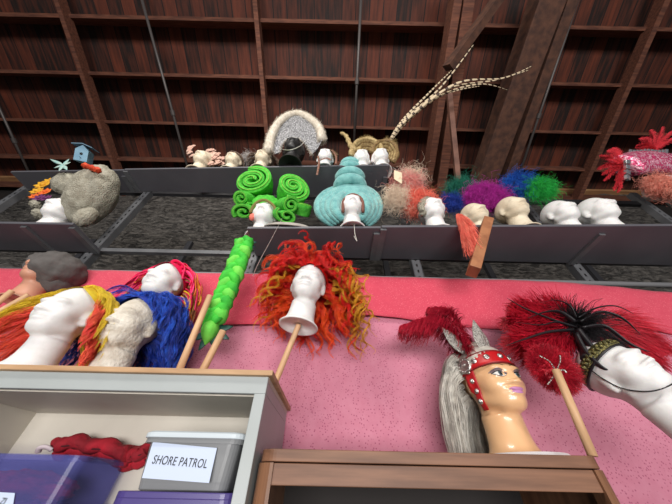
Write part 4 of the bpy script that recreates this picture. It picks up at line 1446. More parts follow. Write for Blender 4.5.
# ---------------------------------------------------------------- coral and cream feather wig
CORF = fibre('coral feather', S(255, 146, 122), S(250, 112, 96), .8); CREF = fibre('cream feather', S(250, 232, 208), S(226, 198, 176), .8); PNKF = fibre('dusty pink feather', S(250, 178, 168), S(230, 146, 140), .8)
t = thing('feather_wig', 'fluffy wig, coral in front and curly dusty cream behind, on the shelf', 'wig', h_coral.location)
yy = h_coral.location.y
s_ = pxs(PY(420, 205, yy))
puff(t, 'coral_feathers', CORF, pt(420, 203, yy + .03, t), (22 * s_, .07, 22 * s_), 2900, .072, K=9, rad=.0013, grav=.14, core=.6, wob=.25, curl=.007)
puff(t, 'dusty_feathers', PNKF, pt(407, 184, yy + .03, t), (19 * s_, .06, 18 * s_), 1700, .085, K=10, rad=.0013, grav=.03, curl=.012, cfreq=.9, core=.5, wob=.25)
puff(t, 'cream_feathers', CREF, pt(397, 199, yy + .02, t), (15 * s_, .05, 18 * s_), 1300, .095, K=11, rad=.0013, grav=.06, curl=.014, cfreq=.9, core=.4, wob=.3)
puff(t, 'cream_feathers', CREF, pt(411, 177, yy + .03, t), (16 * s_, .05, 10 * s_), 900, .095, K=11, rad=.0013, grav=.0, curl=.014, cfreq=.9, core=.4, wob=.3)
lump(t, 'brow_band', mat('grey lace band', S(178, 172, 154), .8, S(110, 104, 92), 120, bump=.8, bscale=180), pt(427, 207, yy - .015, t), (9 * s_, .05, 15 * s_), Euler((0, .25, 0)).to_matrix(), 3, .07)

# coral plume dangling
t = thing('hanging_plume', 'coral ostrich plume hanging down over the shelf front beside the timber offcut', 'plume', PY(460, 218, .95))
P = smooth_pts([pt(457, 214, .955, t), pt(463, 222, .93, t), pt(467, 236, .93, t), pt(473, 250, .94, t)], 12)
plume(t, 'feather', CORF, P, .10, 230, .45, curl=.3, extra=4, spread3=1.2, rad=.0012, upv=(0, 1, 0))

# ---------------------------------------------------------------- magenta and dark teal wigs
MAG = fibre('magenta feather', S(206, 44, 176), S(160, 26, 134), .8); DTE = fibre('dark teal feather', S(32, 136, 106), S(18, 96, 82), .8); DBL = fibre('deep blue feather', S(34, 70, 176), S(18, 44, 130), .8)
t = thing('shaggy_wig', 'magenta feather wig of fine curly barbs over the yellowed head', 'wig', h_mag.location, group=None)
yy = h_mag.location.y; s_ = pxs(PY(485, 198, yy))
puff(t, 'feathers', MAG, pt(485, 197, yy + .02, t), (24 * s_, .07, 19 * s_), 4000, .08, K=10, rad=.0013, grav=.2, curl=.009, core=.62, wob=.25)
cap_ = wig(h_mag, 'wig_cap', '', 'x'); bpy.data.objects.remove(cap_)
t = thing('teal_feather_wig', 'dark teal and deep blue feather wig behind the magenta one', 'wig', PY(456, 200, yy + .07))
puff(t, 'teal_feathers', DTE, pt(462, 189, yy + .07, t), (21 * s_, .06, 17 * s_), 2100, .085, K=9, rad=.0013, grav=.08, curl=.009, core=.5, wob=.25)
puff(t, 'blue_feathers', DBL, pt(451, 202, yy + .07, t), (13 * s_, .05, 15 * s_), 1000, .06, K=9, rad=.0013, grav=.15, curl=.008, core=.5, wob=.25)
# ---------------------------------------------------------------- blue and green wig
BL3 = fibre('cobalt feather', S(32, 112, 214), S(18, 72, 166), .8); GR3 = fibre('emerald feather', S(46, 206, 84), S(24, 160, 62), .8)
t = thing('two_tone_wig', 'feather wig, cobalt blue at left and emerald green at right', 'wig', h_blu.location)
yy = h_blu.location.y; s_ = pxs(PY(520, 185, yy))
puff(t, 'blue_feathers', BL3, pt(519, 184, yy + .04, t), (18 * s_, .06, 16 * s_), 2300, .078, K=8, rad=.0013, grav=.25, curl=.006, core=.6, wob=.2)
puff(t, 'green_feathers', GR3, pt(539, 188, yy + .01, t), (15 * s_, .055, 12 * s_), 2000, .078, K=8, rad=.0013, grav=.25, curl=.006, core=.55, wob=.2)
b = MB(); b.tube(smooth_pts([pt(508, 192, yy, t), pt(520, 176, yy, t), pt(534, 170, yy - .02, t), pt(545, 168, yy - .03, t)], 14), [.002] * 14, 5); b.build('wire', BLKF, t)

# ---------------------------------------------------------------- boulder wig with a bird house
ROCK = mat('grey beige wool wig', S(176, 172, 156), .95, S(148, 142, 126), 30, bump=1.0, bscale=110)
t = thing('boulder_wig', 'huge rounded grey-beige wool wig topped with a small blue bird house', 'wig', h_rock.location)
yy = h_rock.location.y; s_ = pxs(PY(85, 195, yy))
lump(t, 'wig_body', ROCK, pt(92, 195, 1.05, t), (.145, .135, .23), Euler((.5, .3, 0)).to_matrix(), 2, .05)
lump(t, 'side_roll', ROCK, pt(86, 217, yy - .03, t), (.05, .055, .075), Euler((0, .3, 0)).to_matrix(), 5, .06)
lump(t, 'side_roll', ROCK, pt(68, 184, yy - .08, t), (.09, .075, .09), Euler((0, .5, 0)).to_matrix(), 8, .06)
lump(t, 'curl', ROCK, pt(40, 215, yy + .04, t), (.04, .05, .03), None, 6, .1)
lump(t, 'curl', ROCK, pt(36, 205, yy + .05, t), (.035, .04, .03), None, 9, .12)
BH = mat('pale blue painted wood', S(128, 168, 190), .6, S(110, 150, 174), 20)
cbh = pt(84, 157, .885, t); R_ = Euler((.7, -.15, .35)).to_matrix()
BK = 1.35; R_ = R_ @ Matrix.Scale(BK, 3)
b = MB(); b.box(cbh, (.055, .055, .06), R_)
g = R_ @ Vector((0, 0, .03)); fx = R_ @ Vector((.0275, 0, 0)); fy = R_ @ Vector((0, .0275, 0)); fz = R_ @ Vector((0, 0, .026))
q = cbh + g
b.add([q - fx - fy, q + fx - fy, q - fy + fz, q - fx + fy, q + fx + fy, q + fy + fz], [(0, 1, 2), (5, 4, 3), (0, 2, 5, 3), (1, 4, 5, 2)])
bh = b.build('bird_house', BH, t)
for sg in (-1, 1):
    b = MB(); e0 = q + fy * -1.35 + fz * 1.12; e1 = q - fy * -1.35 + fz * 1.12; w_ = fx * sg * 1.55 - fz * .42
    th = fz * .14
    b.add([e0, e1, e1 + w_, e0 + w_, e0 + th, e1 + th, e1 + w_ + th, e0 + w_ + th], [(0, 1, 2, 3), (7, 6, 5, 4), (0, 4, 5, 1), (1, 5, 6, 2), (2, 6, 7, 3), (3, 7, 4, 0)])
    b.build('roof_panel', mat('grey blue roof', S(96, 128, 150), .6), bh)
b = MB(); hole = cbh + R_ @ Vector((0, -.0282, .008)); b.lathe([(0, 0), (.009, 0), (.009, -.001), (0, -.001)], hole, 16, 0, (R_ @ Vector((0, -1, 0))).normalized().to_track_quat('Z', 'Y').to_matrix())
b.build('entry_hole', mat('dark hole', (.01, .01, .01), .9), bh)
b = MB(); b.tube([cbh + R_ @ Vector((0, -.028, -.012)), cbh + R_ @ Vector((0, -.045, -.012))], .0025, 6); b.build('perch', BH, bh)
ORN = mat('orange flower', S(222, 84, 40), .7, S(196, 60, 30), 30, bump=.5)
for k, (u, v) in enumerate(((86, 166), (92, 168), (97, 170))): lump(t, 'orange_flower', ORN, pt(u, v, .87, t), (.026, .022, .016), None, k, .25, 20, 14)
TL = mat('pale teal leaf', S(140, 186, 184), .6, S(176, 196, 186), 30)
b = MB()
for (du, dv, L_) in ((-13, -6, 1), (-9, 3, 1), (4, 5, 1), (8, -3, 1), (-4, 6, 1), (6, -6, 1)):
    P = [pt(63 + du * k / 6, 165 + dv * k / 6, .90, t) for k in range(7)]
    b.tube(P, [.004, .009, .013, .013, .010, .006, .002], 6, flat=.3, up=(0, 1, 0))
b.build('leaf_spray', TL, t, smooth=True)
# flower hat beside
YF_ = mat('yellow flower', S(232, 180, 44), .7, S(206, 140, 30), 40, bump=.5); ORF = mat('tangerine flower', S(236, 120, 44), .7, S(214, 90, 34), 40, bump=.5); PUF = mat('purple flower', S(120, 56, 110), .7, S(88, 34, 84), 40, bump=.5)
t = thing('flower_cluster', 'small bunch of yellow, orange and purple artificial flowers beside the boulder wig', 'flowers', PY(43, 192, yy + .04))


def flower(t, c, r, m):
    b = MB(); c = Vector(c)
    for k in range(7):
        a_ = k * 2 * math.pi / 7; d_ = Vector((math.cos(a_), -.35, math.sin(a_)))
        P = [c + d_ * (r * j / 5) for j in range(6)]
        b.tube(P, [r * .12, r * .3, r * .4, r * .38, r * .25, r * .06], 6, flat=.3, up=(0, 1, 0))
    b.ell(c + Vector((0, -r * .25, 0)), (r * .28,) * 3, None, 10, 8)
    return b.build('flower', m, t, smooth=True)


for (u, v, r, m) in ((44, 186, .055, YF_), (38, 192, .045, YF_), (46, 193, .045, ORF), (40, 199, .042, PUF), (47, 199, .036, PUF), (49, 182, .04, YF_), (35, 197, .034, ORF)):
    flower(t, pt(u, v, yy + .03, t), r, m)

# ---------------------------------------------------------------- sequinned pink headdress at the right edge
SEQP = mat('pink sequins', S(226, 70, 122), .22, S(255, 196, 214), 70, metal=.4, bump=1.0, bscale=90, lo=.45, hi=.6); CRY = mat('crystal stones', S(222, 222, 228), .15, metal=.85)
REDF = fibre('red feather', S(238, 62, 74), S(206, 36, 52), .8); PEA = fibre('peach feather', S(252, 172, 150), S(236, 140, 122), .8)
Ye = h_edge.location.y
t = thing('showgirl_headdress', 'pink sequinned showgirl headdress with crystal rims and red feather tufts', 'headdress', PY(655, 165, Ye))
s_ = pxs(PY(640, 160, Ye))
P = smooth_pts([pt(625, 166, Ye - .06, t), pt(636, 163, Ye - .06, t), pt(650, 163, Ye - .05, t), pt(668, 166, Ye - .02, t), pt(682, 168, Ye + .03, t)], 16)
b = MB(); b.tube(P, [13 * s_ + 5 * s_ * i / 15 for i in range(16)], 18, flat=.6, up=(0, 1, 0)); b.build('sequin_body', SEQP, t, smooth=True)
b = MB()
for k in range(5):
    b.box(pt(627, 157 + k * 5.2, Ye - .10, t), (.034, .02, .030), Euler((.6, 0, .1 * k)).to_matrix())
b.build('crystal_rim', CRY, t, bevel=.003)
b = MB()
for k in range(11):
    b.box(pt(630 + k * 3.6, 152 + .5 * math.sin(k), Ye - .09, t), (.018, .014, .036), Euler((.6, .3, 0)).to_matrix())
b.build('crystal_rim', CRY, t, bevel=.002)
for (u, v, tips) in ((622, 166, [(600, 156), (598, 168), (604, 180), (614, 190), (608, 150), (618, 192), (602, 174), (612, 148)]), (655, 150, [(636, 146), (640, 138), (650, 130), (662, 127), (674, 130), (680, 138), (634, 152), (668, 134)])):
    for k, (u1, v1) in enumerate(tips):
        P = smooth_pts([pt(u, v, Ye - .07, t), pt((u + u1) / 2 + 1, (v + v1) / 2 - 3, Ye - .09, t), pt(u1, v1, Ye - .07, t)], 8)
        plume(t, 'red_tuft', REDF, P, .028, 60, .2, curl=.6, extra=3, spread3=.6, rad=.0013)
t = thing('peach_feather_puff', 'fluffy peach feather puff below the sequinned pink headdress', 'feathers', PY(662, 186, Ye - .06))
puff(t, 'feathers', PEA, (0, 0, 0), (14 * s_, .05, 14 * s_), 2000, .06, K=9, rad=.0013, grav=.1, curl=.010, core=.5, wob=.25)

# ================================================================ top tier
PET = mat('pale pink petal', S(214, 178, 160), .8, S(190, 146, 130), 30, bump=.3, bscale=90)
t = thing('petal_wig', 'wig of curled pale pink fabric petals on the leftmost top-shelf head', 'wig', h_t1.location)
yy = h_t1.location.y
RNG.seed(5)
lump(t, 'wig_base', PET, pt(211, 160, yy + .03, t), (.07, .05, .045), None, 3, .15)
for k in range(60):
    if k < 42: u = RNG.uniform(206, 222); v = RNG.uniform(150, 165) + (u - 206) * .15
    else: a_ = RNG.uniform(2.3, 6.9 - 3.0); u = 201 + 13 * math.cos(a_); v = 158 - 11 * math.sin(a_ * .8)
    c_ = pt(u, v, yy + .01 + RNG.uniform(-.02, .03), t)
    a_ = RNG.uniform(-.9, 1.2); d_ = Vector((math.cos(a_), -.3, math.sin(a_))); nn = Vector((-d_.z, -.2, d_.x))
    P = [c_ + d_ * (.055 * j / 6 - .015) + nn * .012 * math.sin(j / 6 * math.pi) for j in range(7)]
    b = MB(); b.tube(P, [.006, .014, .021, .022, .018, .011, .003], 6, flat=.25, up=(0, 1, 0)); b.build('petal', PET, t, smooth=True)

NET = mat('brown lace', S(134, 112, 96), .8, S(84, 66, 56), 90, bump=.8, bscale=180)
SLV = fibre('silvery wool', S(196, 190, 186), S(156, 150, 148), .8)
t = wig(h_t2, 'net_hairpiece', 'thin brown net cap on the second head of the top shelf', 'cap'); cap_mesh('cap', NET, t, .008, .35, -.6)
b = MB(); b.tube([(.088 * math.sin(a), .02 - .1 * math.cos(a), .235 - .025 * (1 - math.cos(a))) for a in np.linspace(0, 6.283, 40)], .008, 8); b.build('rim', NET, t, smooth=True)
t = thing('silver_curls', 'small heap of silvery curled wool between two top-shelf heads', 'hairpiece', PY(249, 160, h_t2.location.y + .03))
s_ = pxs(PY(249, 160, 1.0))
puff(t, 'curls', SLV, (0, 0, 0), (9 * s_, .05, 7 * s_), 800, .05, K=9, rad=.0016, grav=.1, curl=.009, cfreq=1.1, core=.6)
t = wig(h_t3, 'lace_bonnet', 'brown and grey lace cap with hanging sides, left of the black head', 'cap'); cap_mesh('cap', NET, t, .010, .45, -.8)
P0, n = scalp(70, top=.3, pick=lambda x, y, z: abs(x) > .5 and z < .5)
hr = grow(P0 + n * .008, n * np.array((1, .4, .2)), 12, .012, .3, .003, .6, push=[(tuple(SC), tuple(SR + .012))])
for sx in (-1, 1): strands_mb(clump(hr[P0[:, 0] * sx > 0], 6, .006, .004), .0018).build('lace_side', NET, t)

# white fur arch headdress
FUR = fibre('ivory fur', S(222, 214, 200), S(196, 186, 170), .9); LACE = mat('speckled white lace', S(206, 206, 208), .8, S(70, 70, 74), 130, lo=.42, hi=.5, bump=.5, bscale=160)
t = thing('fur_arch_headdress', 'tall arch headdress with ivory fur edge and speckled white lace fan on the black head', 'headdress', h_black.location)
yy = h_black.location.y + .03
ctrl = [(268, 152), (271, 137), (278, 124), (288, 116), (299, 114), (310, 119), (319, 128), (322, 140)]
P = smooth_pts([pt(u, v, yy - .01 * abs(i - 3.5), t) for i, (u, v) in enumerate(ctrl)], 60)
s_ = pxs(PY(296, 120, yy))
b = MB(); b.tube(P, [3.6 * s_] * 60, 10); b.build('fur_core', FUR, t, smooth=True)
A_ = np.array([tuple(p) for p in P]); idx = NR.randint(0, 60, 3400)
nn = NR.normal(size=(3400, 3)); T = np.gradient(A_, axis=0)[idx]; T /= np.linalg.norm(T, axis=1, keepdims=True); nn -= T * (nn * T).sum(1, keepdims=True); nn /= np.linalg.norm(nn, axis=1, keepdims=True)
jit = np.gradient(A_, axis=0)[idx] * NR.uniform(-.5, .5, (3400, 1))
strands_mb(grow(A_[idx] + jit + nn * 3 * s_, nn + T * .4 * NR.normal(size=(3400, 1)), 5, .0055, .15, .002, 1, wob=.15), .0011, .0004).build('fur', FUR, t)
inner = smooth_pts([pt(u, v, yy, t) for u, v in ((280, 152), (282, 146), (286, 141), (292, 138), (299, 139), (305, 144), (309, 150), (312, 154))], 60)
b = MB()
for i in range(60):
    for j in range(6): 
        f = j / 5; b.v.append(tuple(P[i] * (1 - f) + inner[i] * f + Vector((0, .02 * math.sin(f * math.pi), 0))))
for i in range(59):
    for j in range(5):
        q = i * 6 + j; b.f.append((q, q + 1, q + 7, q + 6)); b.m.append(0)
b.build('lace_fan', LACE, t, smooth=True, solid=.006)
fr0 = np.array([tuple(p) for p in inner]); idx = NR.randint(0, 60, 420)
strands_mb(grow(fr0[idx] + NR.normal(0, .006, (420, 3)), NR.normal(0, .3, (420, 3)) + np.array((0, -.4, -1)), 6, .006, .3, .003, 1, wob=.1), .0011).build('lace_fringe', FUR, t)
b = MB(); P = smooth_pts([pt(281, 149, yy - .12, t), pt(290, 150, yy - .155, t), pt(300, 146, yy - .14, t), pt(306, 140, yy - .06, t)], 16); b.tube(P, .0032, 6, flat=.5); b.build('white_strap', STR, t)
b = MB()
for (u, v) in ((300, 111), (292, 111), (276, 119), (320, 124)):
    P = [pt(u + k * .3, v - k * .9, yy, t) for k in range(5)]; b.tube(P, [.003, .0025, .002, .0015, .0005], 4)
b.build('loose_tufts', FUR, t)

# brown ribbon cap
BRN = mat('brown satin ribbon', S(140, 98, 80), .55, S(104, 68, 54), 30); LBR = mat('gold lace', S(176, 150, 112), .8, S(120, 96, 70), 80, bump=.8, bscale=160)
t = thing('lace_bonnet', 'gold lace cap with brown satin ribbons hanging over the shelf edge', 'cap', h_t4.location)
yy = h_t4.location.y
cpt = wig(h_t4, 'ribbon_tmp', 'x', 'x'); 
cp = cap_mesh('cap', LBR, cpt, .006, .6, -.6); cp.parent = t; cp.rotation_euler = h_t4.rotation_euler; cp.scale = h_t4.scale; cp.location = (0, 0, 0); bpy.data.objects.remove(cpt)
for pts in (([(318, 156), (319, 163), (317, 175)]), ([(321, 160), (326, 158), (331, 160)]), ([(332, 150), (336, 156), (336, 164)])):
    P = smooth_pts([pt(u, v, yy - .08 - .01 * i, t) for i, (u, v) in enumerate(pts)], 12); b = MB(); b.tube(P, [.008] * 12, 8, flat=.3, up=(0, 1, 0)); b.build('ribbon', BRN, t, smooth=True)
puff(t, 'lace_frill', LBR, pt(332, 156, yy, t), (.035, .04, .035), 260, .03, K=6, rad=.002, grav=.1, curl=.004, core=.7)

# gold turban
GOLD = mat('straw gold braid', S(196, 174, 124), .6, S(148, 122, 78), 60, bump=.8, bscale=140); GOLD2 = mat('dark gold braid', S(150, 122, 76), .6, S(104, 80, 50), 60, bump=.8, bscale=140)
t = thing('gold_turban', 'twisted straw-gold turban with a curling horn tail at its left', 'turban', h_t5.location)
yy = h_t5.location.y; s_ = pxs(PY(365, 155, yy))
for k in range(9):
    a0 = -.2 + k * .11; P = []
    for a_ in np.linspace(math.pi * 1.02, -.1 * math.pi, 18):
        r_ = 16 - k * 1.15; P.append(pt(367 + r_ * math.cos(a_), 154 - (r_ * .95) * math.sin(a_) + k * .3, yy - .02 + .012 * k + .01 * math.sin(a_), t))
    b = MB(); b.tube(P, [2.4 * s_ + .4 * s_ * math.sin(i * 1.7) for i in range(18)], 8); b.build('braid_coil', (GOLD, GOLD2)[k % 3 == 2], t, smooth=True)
P = smooth_pts([pt(360, 150, yy, t), pt(353, 149, yy - .02, t), pt(349, 142, yy - .03, t), pt(346, 136, yy - .03, t), pt(341, 133, yy - .02, t)], 24)
b = MB(); b.tube(P, [(3.2 - 1.6 * i / 24) * s_ * (1 + .22 * math.sin(i * 1.6)) for i in range(24)], 10); b.build('horn_tail', GOLD, t, smooth=True)
puff(t, 'fringe', fibre('straw fibre', S(206, 182, 128), S(160, 130, 80), .7), pt(366, 141, yy + .02, t), (11 * s_, .04, 6 * s_), 500, .035, K=6, rad=.0011, grav=.05, curl=.003, core=.6)

# pheasant feather headdress
t = thing('pheasant_headdress', 'straw-gold headdress with very long barred pheasant tail feathers sweeping up to the right', 'headdress', h_t6.location)
yy = h_t6.location.y
for k in range(6):
    P = []
    for a_ in np.linspace(math.pi * .98, -.25 * math.pi, 16):
        r_ = 12.5 - k * 1.4; P.append(pt(385 + r_ * math.cos(a_), 153 - r_ * math.sin(a_) + k * .3, yy - .02 + .014 * k, t))
    b = MB(); b.tube(P, [2.0 * s_ + .6 * s_ * math.sin(i * 2.1) for i in range(16)], 8); b.build('braid_coil', (GOLD2, GOLD)[k % 2], t, smooth=True)
puff(t, 'fringe', MATS['straw fibre'], pt(389, 143, yy + .01, t), (9 * s_, .04, 6 * s_), 420, .04, K=6, rad=.0011, grav=.05, curl=.003, core=.6)
PH1 = mat('pheasant buff', S(206, 186, 154), .6); PH2 = mat('pheasant brown bar', S(62, 44, 34), .6)
base = PY(389, 143, yy)
for pts, Yt in (([(402, 122), (440, 88), (474, 44)], .80), ([(404, 122), (455, 84), (503, 78), (532, 66)], .72), ([(402, 124), (445, 90), (495, 80), (529, 70)], .74),
                ([(404, 124), (440, 96), (480, 84), (508, 90)], .76), ([(405, 122), (430, 100), (458, 90), (480, 86)], .84), ([(403, 120), (430, 92), (452, 70)], .84)):
    k = len(pts)
    P = smooth_pts([base] + [PZ(u, v, base.z + (Yt - .3) * (i + 1) / k) for i, (u, v) in enumerate(pts)], 80)
    P = [p - t.location for p in P]
    b = MB(); n = 80
    o0 = len(b.v)
    wv = Vector((0, 0, 0))
    for i, p in enumerate(P):
        T_ = (P[min(i + 1, n - 1)] - P[max(i - 1, 0)]).normalized(); view = Vector((.1, -.8, -.5)); sd = T_.cross(view).normalized(); nrm = sd.cross(T_)
        w_ = .015 * (1 - i / n) ** .6 * (.3 + .7 * min(1, i / 10)) + .0008
        for (a1, a2) in ((-1, -.1), (-.5, .06), (0, .16), (.5, .06), (1, -.1)):
            notch = 1 - .25 * (i % 3 == 0) * abs(a1)
            b.v.append(tuple(p + sd * w_ * a1 * notch + nrm * w_ * a2))
    for i in range(n - 1):
        for j in range(4):
            q = i * 5 + j; b.f.append((q, q + 1, q + 6, q + 5)); b.m.append(1 if (i % 3 == 0 and j != 9) else 0)
    b.tube(P[::4], list(np.linspace(.0016, .0004, len(P[::4]))), 5, 0)
    b.build('pheasant_feather', [PH1, PH2], t, smooth=True, solid=.0008)
# price tag
p0 = PY(393, 166, .97)
t = thing('price_tag', 'blank cream card tag hanging from the top shelf beside the teal bun', 'tag', p0)
a_, b_, c_, d_ = [PY(u, v, .97) - p0 for u, v in ((394, 170), (402, 173), (402, 184), (394, 179))]
b = MB(); b.add([a_, b_, c_, d_], [(3, 2, 1, 0)]); b.build('card', mat('cream card', S(222, 206, 176), .8), t, solid=.0015)
b = MB(); b.tube([Vector((0, .01, 0)), (a_ + b_) / 2], .0008, 4); b.build('string', STR, t)
# ================================================================ cabinet contents
def plastic(name, col, alpha, rough=.25):
    m = bpy.data.materials.new(name); m.use_nodes = True
    nt = m.node_tree; b = nt.nodes['Principled BSDF']; b.inputs['Base Color'].default_value = (*col, 1); b.inputs['Roughness'].default_value = rough; b.inputs['Specular IOR Level'].default_value = .35
    tr = nt.nodes.new('ShaderNodeBsdfTransparent'); tr.inputs[0].default_value = (*[min(1, c * .5 + .80) for c in col], 1)
    mx = nt.nodes.new('ShaderNodeMixShader'); mx.inputs[0].default_value = alpha
    nt.links.new(tr.outputs[0], mx.inputs[1]); nt.links.new(b.outputs[0], mx.inputs[2]); nt.links.new(mx.outputs[0], nt.nodes['Material Output'].inputs[0])
    return m


CLR = plastic('frosted clear plastic', S(150, 152, 154), .62, .3); LID = plastic('milky lid plastic', S(206, 216, 222), .9, .35); LAV = plastic('lavender clear plastic', S(108, 110, 172), .26, .18); PURP = mat('purple plastic', S(74, 62, 124), .35)


def rrect(w, d, r, n=5):
    out = []
    for cx, cy, a0 in ((w / 2 - r, -d / 2 + r, -90), (w / 2 - r, d / 2 - r, 0), (-w / 2 + r, d / 2 - r, 90), (-w / 2 + r, -d / 2 + r, 180)):
        for k in range(n + 1):
            a = math.radians(a0 + 90 * k / n); out.append((cx + r * math.cos(a), cy + r * math.sin(a)))
    return out


def tub(t, name, m, w, d, h, taper=.9, r=.025, rim=.008, th=.0025, z0=0.0, ribs=0):
    b = MB(); lv = [(taper, 0.002), (taper + .01, .012)]
    for k in range(1, 7): lv.append((taper + (1 - taper) * k / 6, h * k / 6))
    rings = []
    base = [(x * (taper - .03), y * (taper - .03)) for x, y in rrect(w, d, r)]
    o = 0; n = len(base)
    b.v += [(x, y, z0) for x, y in base]; b.f.append(tuple(range(n))[::-1]); b.m.append(0)
    prev = 0
    for s_, z in lv:
        o = len(b.v); b.v += [(x * s_, y * s_, z0 + z) for x, y in rrect(w, d, r)]
        for i in range(n): b.f.append((prev + i, prev + (i + 1) % n, o + (i + 1) % n, o + i)); b.m.append(0)
        prev = o
    for s_, dz in ((rim, 0), (rim, -.012)):
        o = len(b.v); b.v += [(x * (1 + s_ / w * 2), y * (1 + s_ / d * 2), z0 + h + dz) for x, y in rrect(w, d, r)]
        for i in range(n): b.f.append((prev + i, prev + (i + 1) % n, o + (i + 1) % n, o + i)); b.m.append(0)
        prev = o
    return b.build(name, m, t, smooth=False, solid=th)


# lower purple box carries the small tub
xa = PY(150, 436, .79).x; xb = PY(236, 438, .79).x
wd = (xb - xa) + .012; cx = (xa + xb) / 2 + .004
zsm = PY(190, 490, .79).z
t = thing('purple_box', 'lidded purple plastic box under the small labelled tub', 'box', (cx, .92, ZS + .0005))
hb = zsm - ZS - .004
tub(t, 'tub', PURP, wd + .02, .27, hb - .012, .94)
b = MB(); n = len(rrect(1, 1, .1)); P_ = rrect(wd + .04, .29, .03)
b.v = [(x, y, hb - .012) for x, y in P_] + [(x, y, hb) for x, y in P_]; b.f = [tuple(range(n))[::-1], tuple(range(n, 2 * n))] + [(i, (i + 1) % n, n + (i + 1) % n, n + i) for i in range(n)]; b.m = [0] * len(b.f)
b.build('lid', PURP, t, bevel=.002)
t = thing('labelled_tub', 'small frosted plastic tub with milky lid and SHORE PATROL label', 'tub', (cx, .91, ZS + hb + .002))
zl = PY(190, 431, .78).z; ht = zl - (ZS + hb + .002)
tub(t, 'tub', CLR, wd, .24, ht - .012, .9)
P_ = rrect(wd + .026, .265, .03); b = MB(); n = len(P_)
b.v = [(x, y, ht - .014) for x, y in P_] + [(x, y, ht - .004) for x, y in P_] + [(x * .95, y * .95, ht) for x, y in P_]
b.f = [tuple(range(n))[::-1], tuple(range(2 * n, 3 * n))] + [(i, (i + 1) % n, n + (i + 1) % n, n + i) for i in range(n)] + [(n + i, n + (i + 1) % n, 2 * n + (i + 1) % n, 2 * n + i) for i in range(n)]; b.m = [0] * len(b.f)
b.build('lid', LID, t, bevel=.002)
# label: sheet inside the tub front, a little crooked
lt = [Vector((0, 0, 0))] * 4
yfr = .91 - .12 - .004
c4 = [PY(u, v, yfr) - t.location for u, v in ((153, 442), (217, 448), (209, 483), (142, 478))]
b = MB(); b.add(c4, [(3, 2, 1, 0)]); lb = b.build('label', mat('white paper', S(196, 208, 230), .6), t, solid=.0008)


def lettering(txt, parent, a, bpt, up, size, col=(.02, .02, .025), fit=None):
    cu = bpy.data.curves.new('lettering', 'FONT'); cu.body = txt; cu.size = size; cu.extrude = .0003; cu.align_x = 'CENTER'; cu.align_y = 'CENTER'; cu.space_character = 1.05
    o = bpy.data.objects.new('lettering', cu); COL.objects.link(o); o.parent = parent
    xa_ = (Vector(bpt) - Vector(a)).normalized(); ya = (Vector(up) - xa_ * Vector(up).dot(xa_)).normalized(); za = xa_.cross(ya)
    M_ = Matrix((xa_, ya, za)).transposed().to_4x4(); M_.translation = (Vector(a) + Vector(bpt)) / 2 + za * .0012
    sc = .8 if fit is None else fit
    o.matrix_local = M_ @ Matrix.Diagonal((sc, 1, 1, 1)) @ Matrix.Shear('XY', 4, (0.18, 0)) if False else M_ @ Matrix.Diagonal((sc, 1, 1, 1))
    bpy.context.view_layer.update()
    me = bpy.data.meshes.new_from_object(o); bpy.data.objects.remove(o); me.materials.clear(); me.materials.append(mat('black ink', col, .7))
    n = bpy.data.objects.new('lettering', me); COL.objects.link(n); n.parent = parent; n.matrix_local = M_ @ Matrix.Diagonal((sc, 1, 1, 1))
    return n


c4v = c4; mid_l = (c4v[0] + c4v[3]) / 2; mid_r = (c4v[1] + c4v[2]) / 2
W_ = (mid_r - mid_l).length
lettering('SHORE PATROL', lb, mid_l, mid_r, c4v[0] - c4v[3], W_ * .145, fit=.78)
# things inside the tub
b = MB()
for k in range(3): b.tube(smooth_pts([(-.07, -.05 + .05 * k, .03), (0, -.06 + .05 * k, .035), (.07, -.05 + .05 * k, .03)], 10), .022, 10, flat=.8)
o = b.build('folded_cloth', mat('cream folded cloth', S(200, 196, 176), .9), smooth=True, loc=tuple(Vector(t.location) + Vector((0, 0, .003))))
tag(o, 'folded cream cloth inside the small labelled tub', 'cloth')

# big lavender tub at left
cr = PZ(82, 456, EYE + .052); bk_ = PZ(136, 476, EYE + .052); dr = (bk_ - cr).normalized()
dr = Vector((0, 1, 0)); ang = math.atan2(dr.y, dr.x)
D_ = .21; W2 = .44
ctr = cr + dr * D_ / 2 - Vector((math.sin(ang), -math.cos(ang), 0)) * W2 / 2
rz = ang - math.pi / 2
print('BIN', tuple(cr), tuple(bk_), math.degrees(ang), tuple(ctr))
t = thing('lavender_tub', 'large clear lavender plastic tub full of purple and red cloth', 'tub', (ctr.x, ctr.y, ZS + .0005), (0, 0, rz))
H2 = EYE + .052 - ZS
tub(t, 'tub', LAV, W2, D_, H2, .92, .03, .010)
b = MB(); P_ = rrect(W2 * .985, D_ * .98, .03); n = len(P_)
b.v = [(x, y, H2 * .62) for x, y in P_] + [(x * 1.01, y * 1.01, H2 * .62 + .012) for x, y in P_]; b.f = [(i, (i + 1) % n, n + (i + 1) % n, n + i) for i in range(n)]; b.m = [0] * n
b.build('rib', LAV, t, solid=.002)
M_ = Matrix.LocRotScale(t.location, Euler((0, 0, rz)), (1, 1, 1)); Mi = M_.inverted()
c4 = [Mi @ p for p in []]
fy = -D_ / 2 * .975 - .004
def lp(u, v):
    d = ray(u, v); o_ = Mi @ EYEV; dd = (Mi.to_3x3() @ d); k = (fy - o_.y) / dd.y; return o_ + dd * k
c4 = [lp(-22, 491), lp(15, 493), lp(12, 512), lp(-26, 510)]
b = MB(); b.add(c4, [(3, 2, 1, 0)]); lb = b.build('label', MATS['white paper'], t, solid=.0008)
lettering('ZI', lb, lp(-2, 501), lp(9, 502), c4[0] - c4[3], .016, fit=.9)
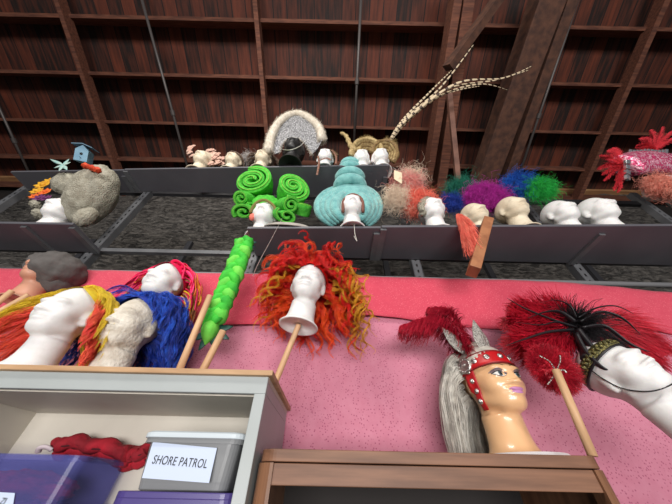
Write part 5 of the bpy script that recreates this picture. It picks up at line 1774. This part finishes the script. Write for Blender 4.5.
CL1 = mat('crimson cotton', S(186, 24, 44), .85, S(128, 12, 28), 14, bump=1.0, bscale=34); CL2 = mat('violet cloth', S(92, 66, 120), .85, S(60, 48, 92), 12, bump=.4); CL3 = mat('rose cloth', S(190, 92, 130), .85, S(150, 60, 100), 12, bump=.3)
RNG.seed(9)
for k, (x, y, z, r, m, lab) in enumerate(((-.12, .0, .1, (.085, .08, .095), CL2, 'crumpled violet cloth inside the lavender tub'), (.09, -.0, .1, (.1, .085, .095), CL3, 'crumpled rose cloth inside the lavender tub near its right end'),
                                   (.0, .02, .215, (.15, .06, .04), CL1, 'crumpled crimson cloth on top inside the lavender tub'))):
    b = MB(); b.ell((0, 0, 0), (1, 1, 1), None, 48, 30)
    vs = []
    for v in b.v:
        kk = 1 + .12 * fbm(v[0] * 4 + k, v[2] * 5 + v[1] * 3, k) + .08 * fbm(v[0] * 11, v[1] * 9 + v[2] * 8, k + 2); vs.append((v[0] * r[0] * kk, v[1] * r[1] * kk, v[2] * r[2] * kk))
    b.v = vs
    o = b.build('crumpled_cloth', m, smooth=True, loc=M_ @ Vector((x, y, z)), rot=(0, 0, rz)); tag(o, lab, 'cloth')


# red garments stuffed behind the tubs
def garment(pts, rad, label, Yg, seed):
    P = smooth_pts([PY(u, v, Yg) for u, v in pts], 26); o0 = P[0]
    t = thing('folded_garment', label, 'garment', o0, group=None)
    for k in range(3):
        off = Vector((0, .028 * k, (-1) ** k * rad * .35)); b = MB()
        b.tube([p - o0 + off + Vector((0, 0, rad * .2 * math.sin(i * .7 + k + seed))) for i, p in enumerate(P)], [rad * (.55 + .45 * math.sin(min(1, (i + 2) / 8) * math.pi / 2)) * (1 + .12 * math.sin(i * 1.3 + k * 2 + seed)) for i in range(26)], 14, flat=.8)
        b.build('fold', CL1, t, smooth=True)
    b = MB(); b.tube([p - o0 + Vector((0, -rad * .75, rad * .1 * math.sin(i * .7 + seed))) for i, p in enumerate(P[2:-2])], .0022, 5); b.build('seam', mat('dark seam', S(70, 10, 20), .9), t)
    return t


garment([(52, 449), (64, 446), (84, 447), (104, 450), (126, 456)], .024, 'rolled crimson garment lying over the lavender tub', 1.0, 1)
garment([(116, 462), (124, 460), (136, 457), (147, 453)], .022, 'crimson garment with a pale stripe wedged between the two tubs', 1.02, 4)
b = MB(); P = smooth_pts([PY(38, 452, .98), PY(40, 448, .97), PY(46, 447, .97), PY(52, 450, .98)], 16); o0 = P[0]
b.tube([p - o0 for p in P], .008, 8, flat=.6); tag(b.build('white_strap', mat('white webbing', S(210, 196, 200), .8), smooth=True, loc=o0), 'looped pinkish-white strap at the left end of the crimson garments', 'strap')
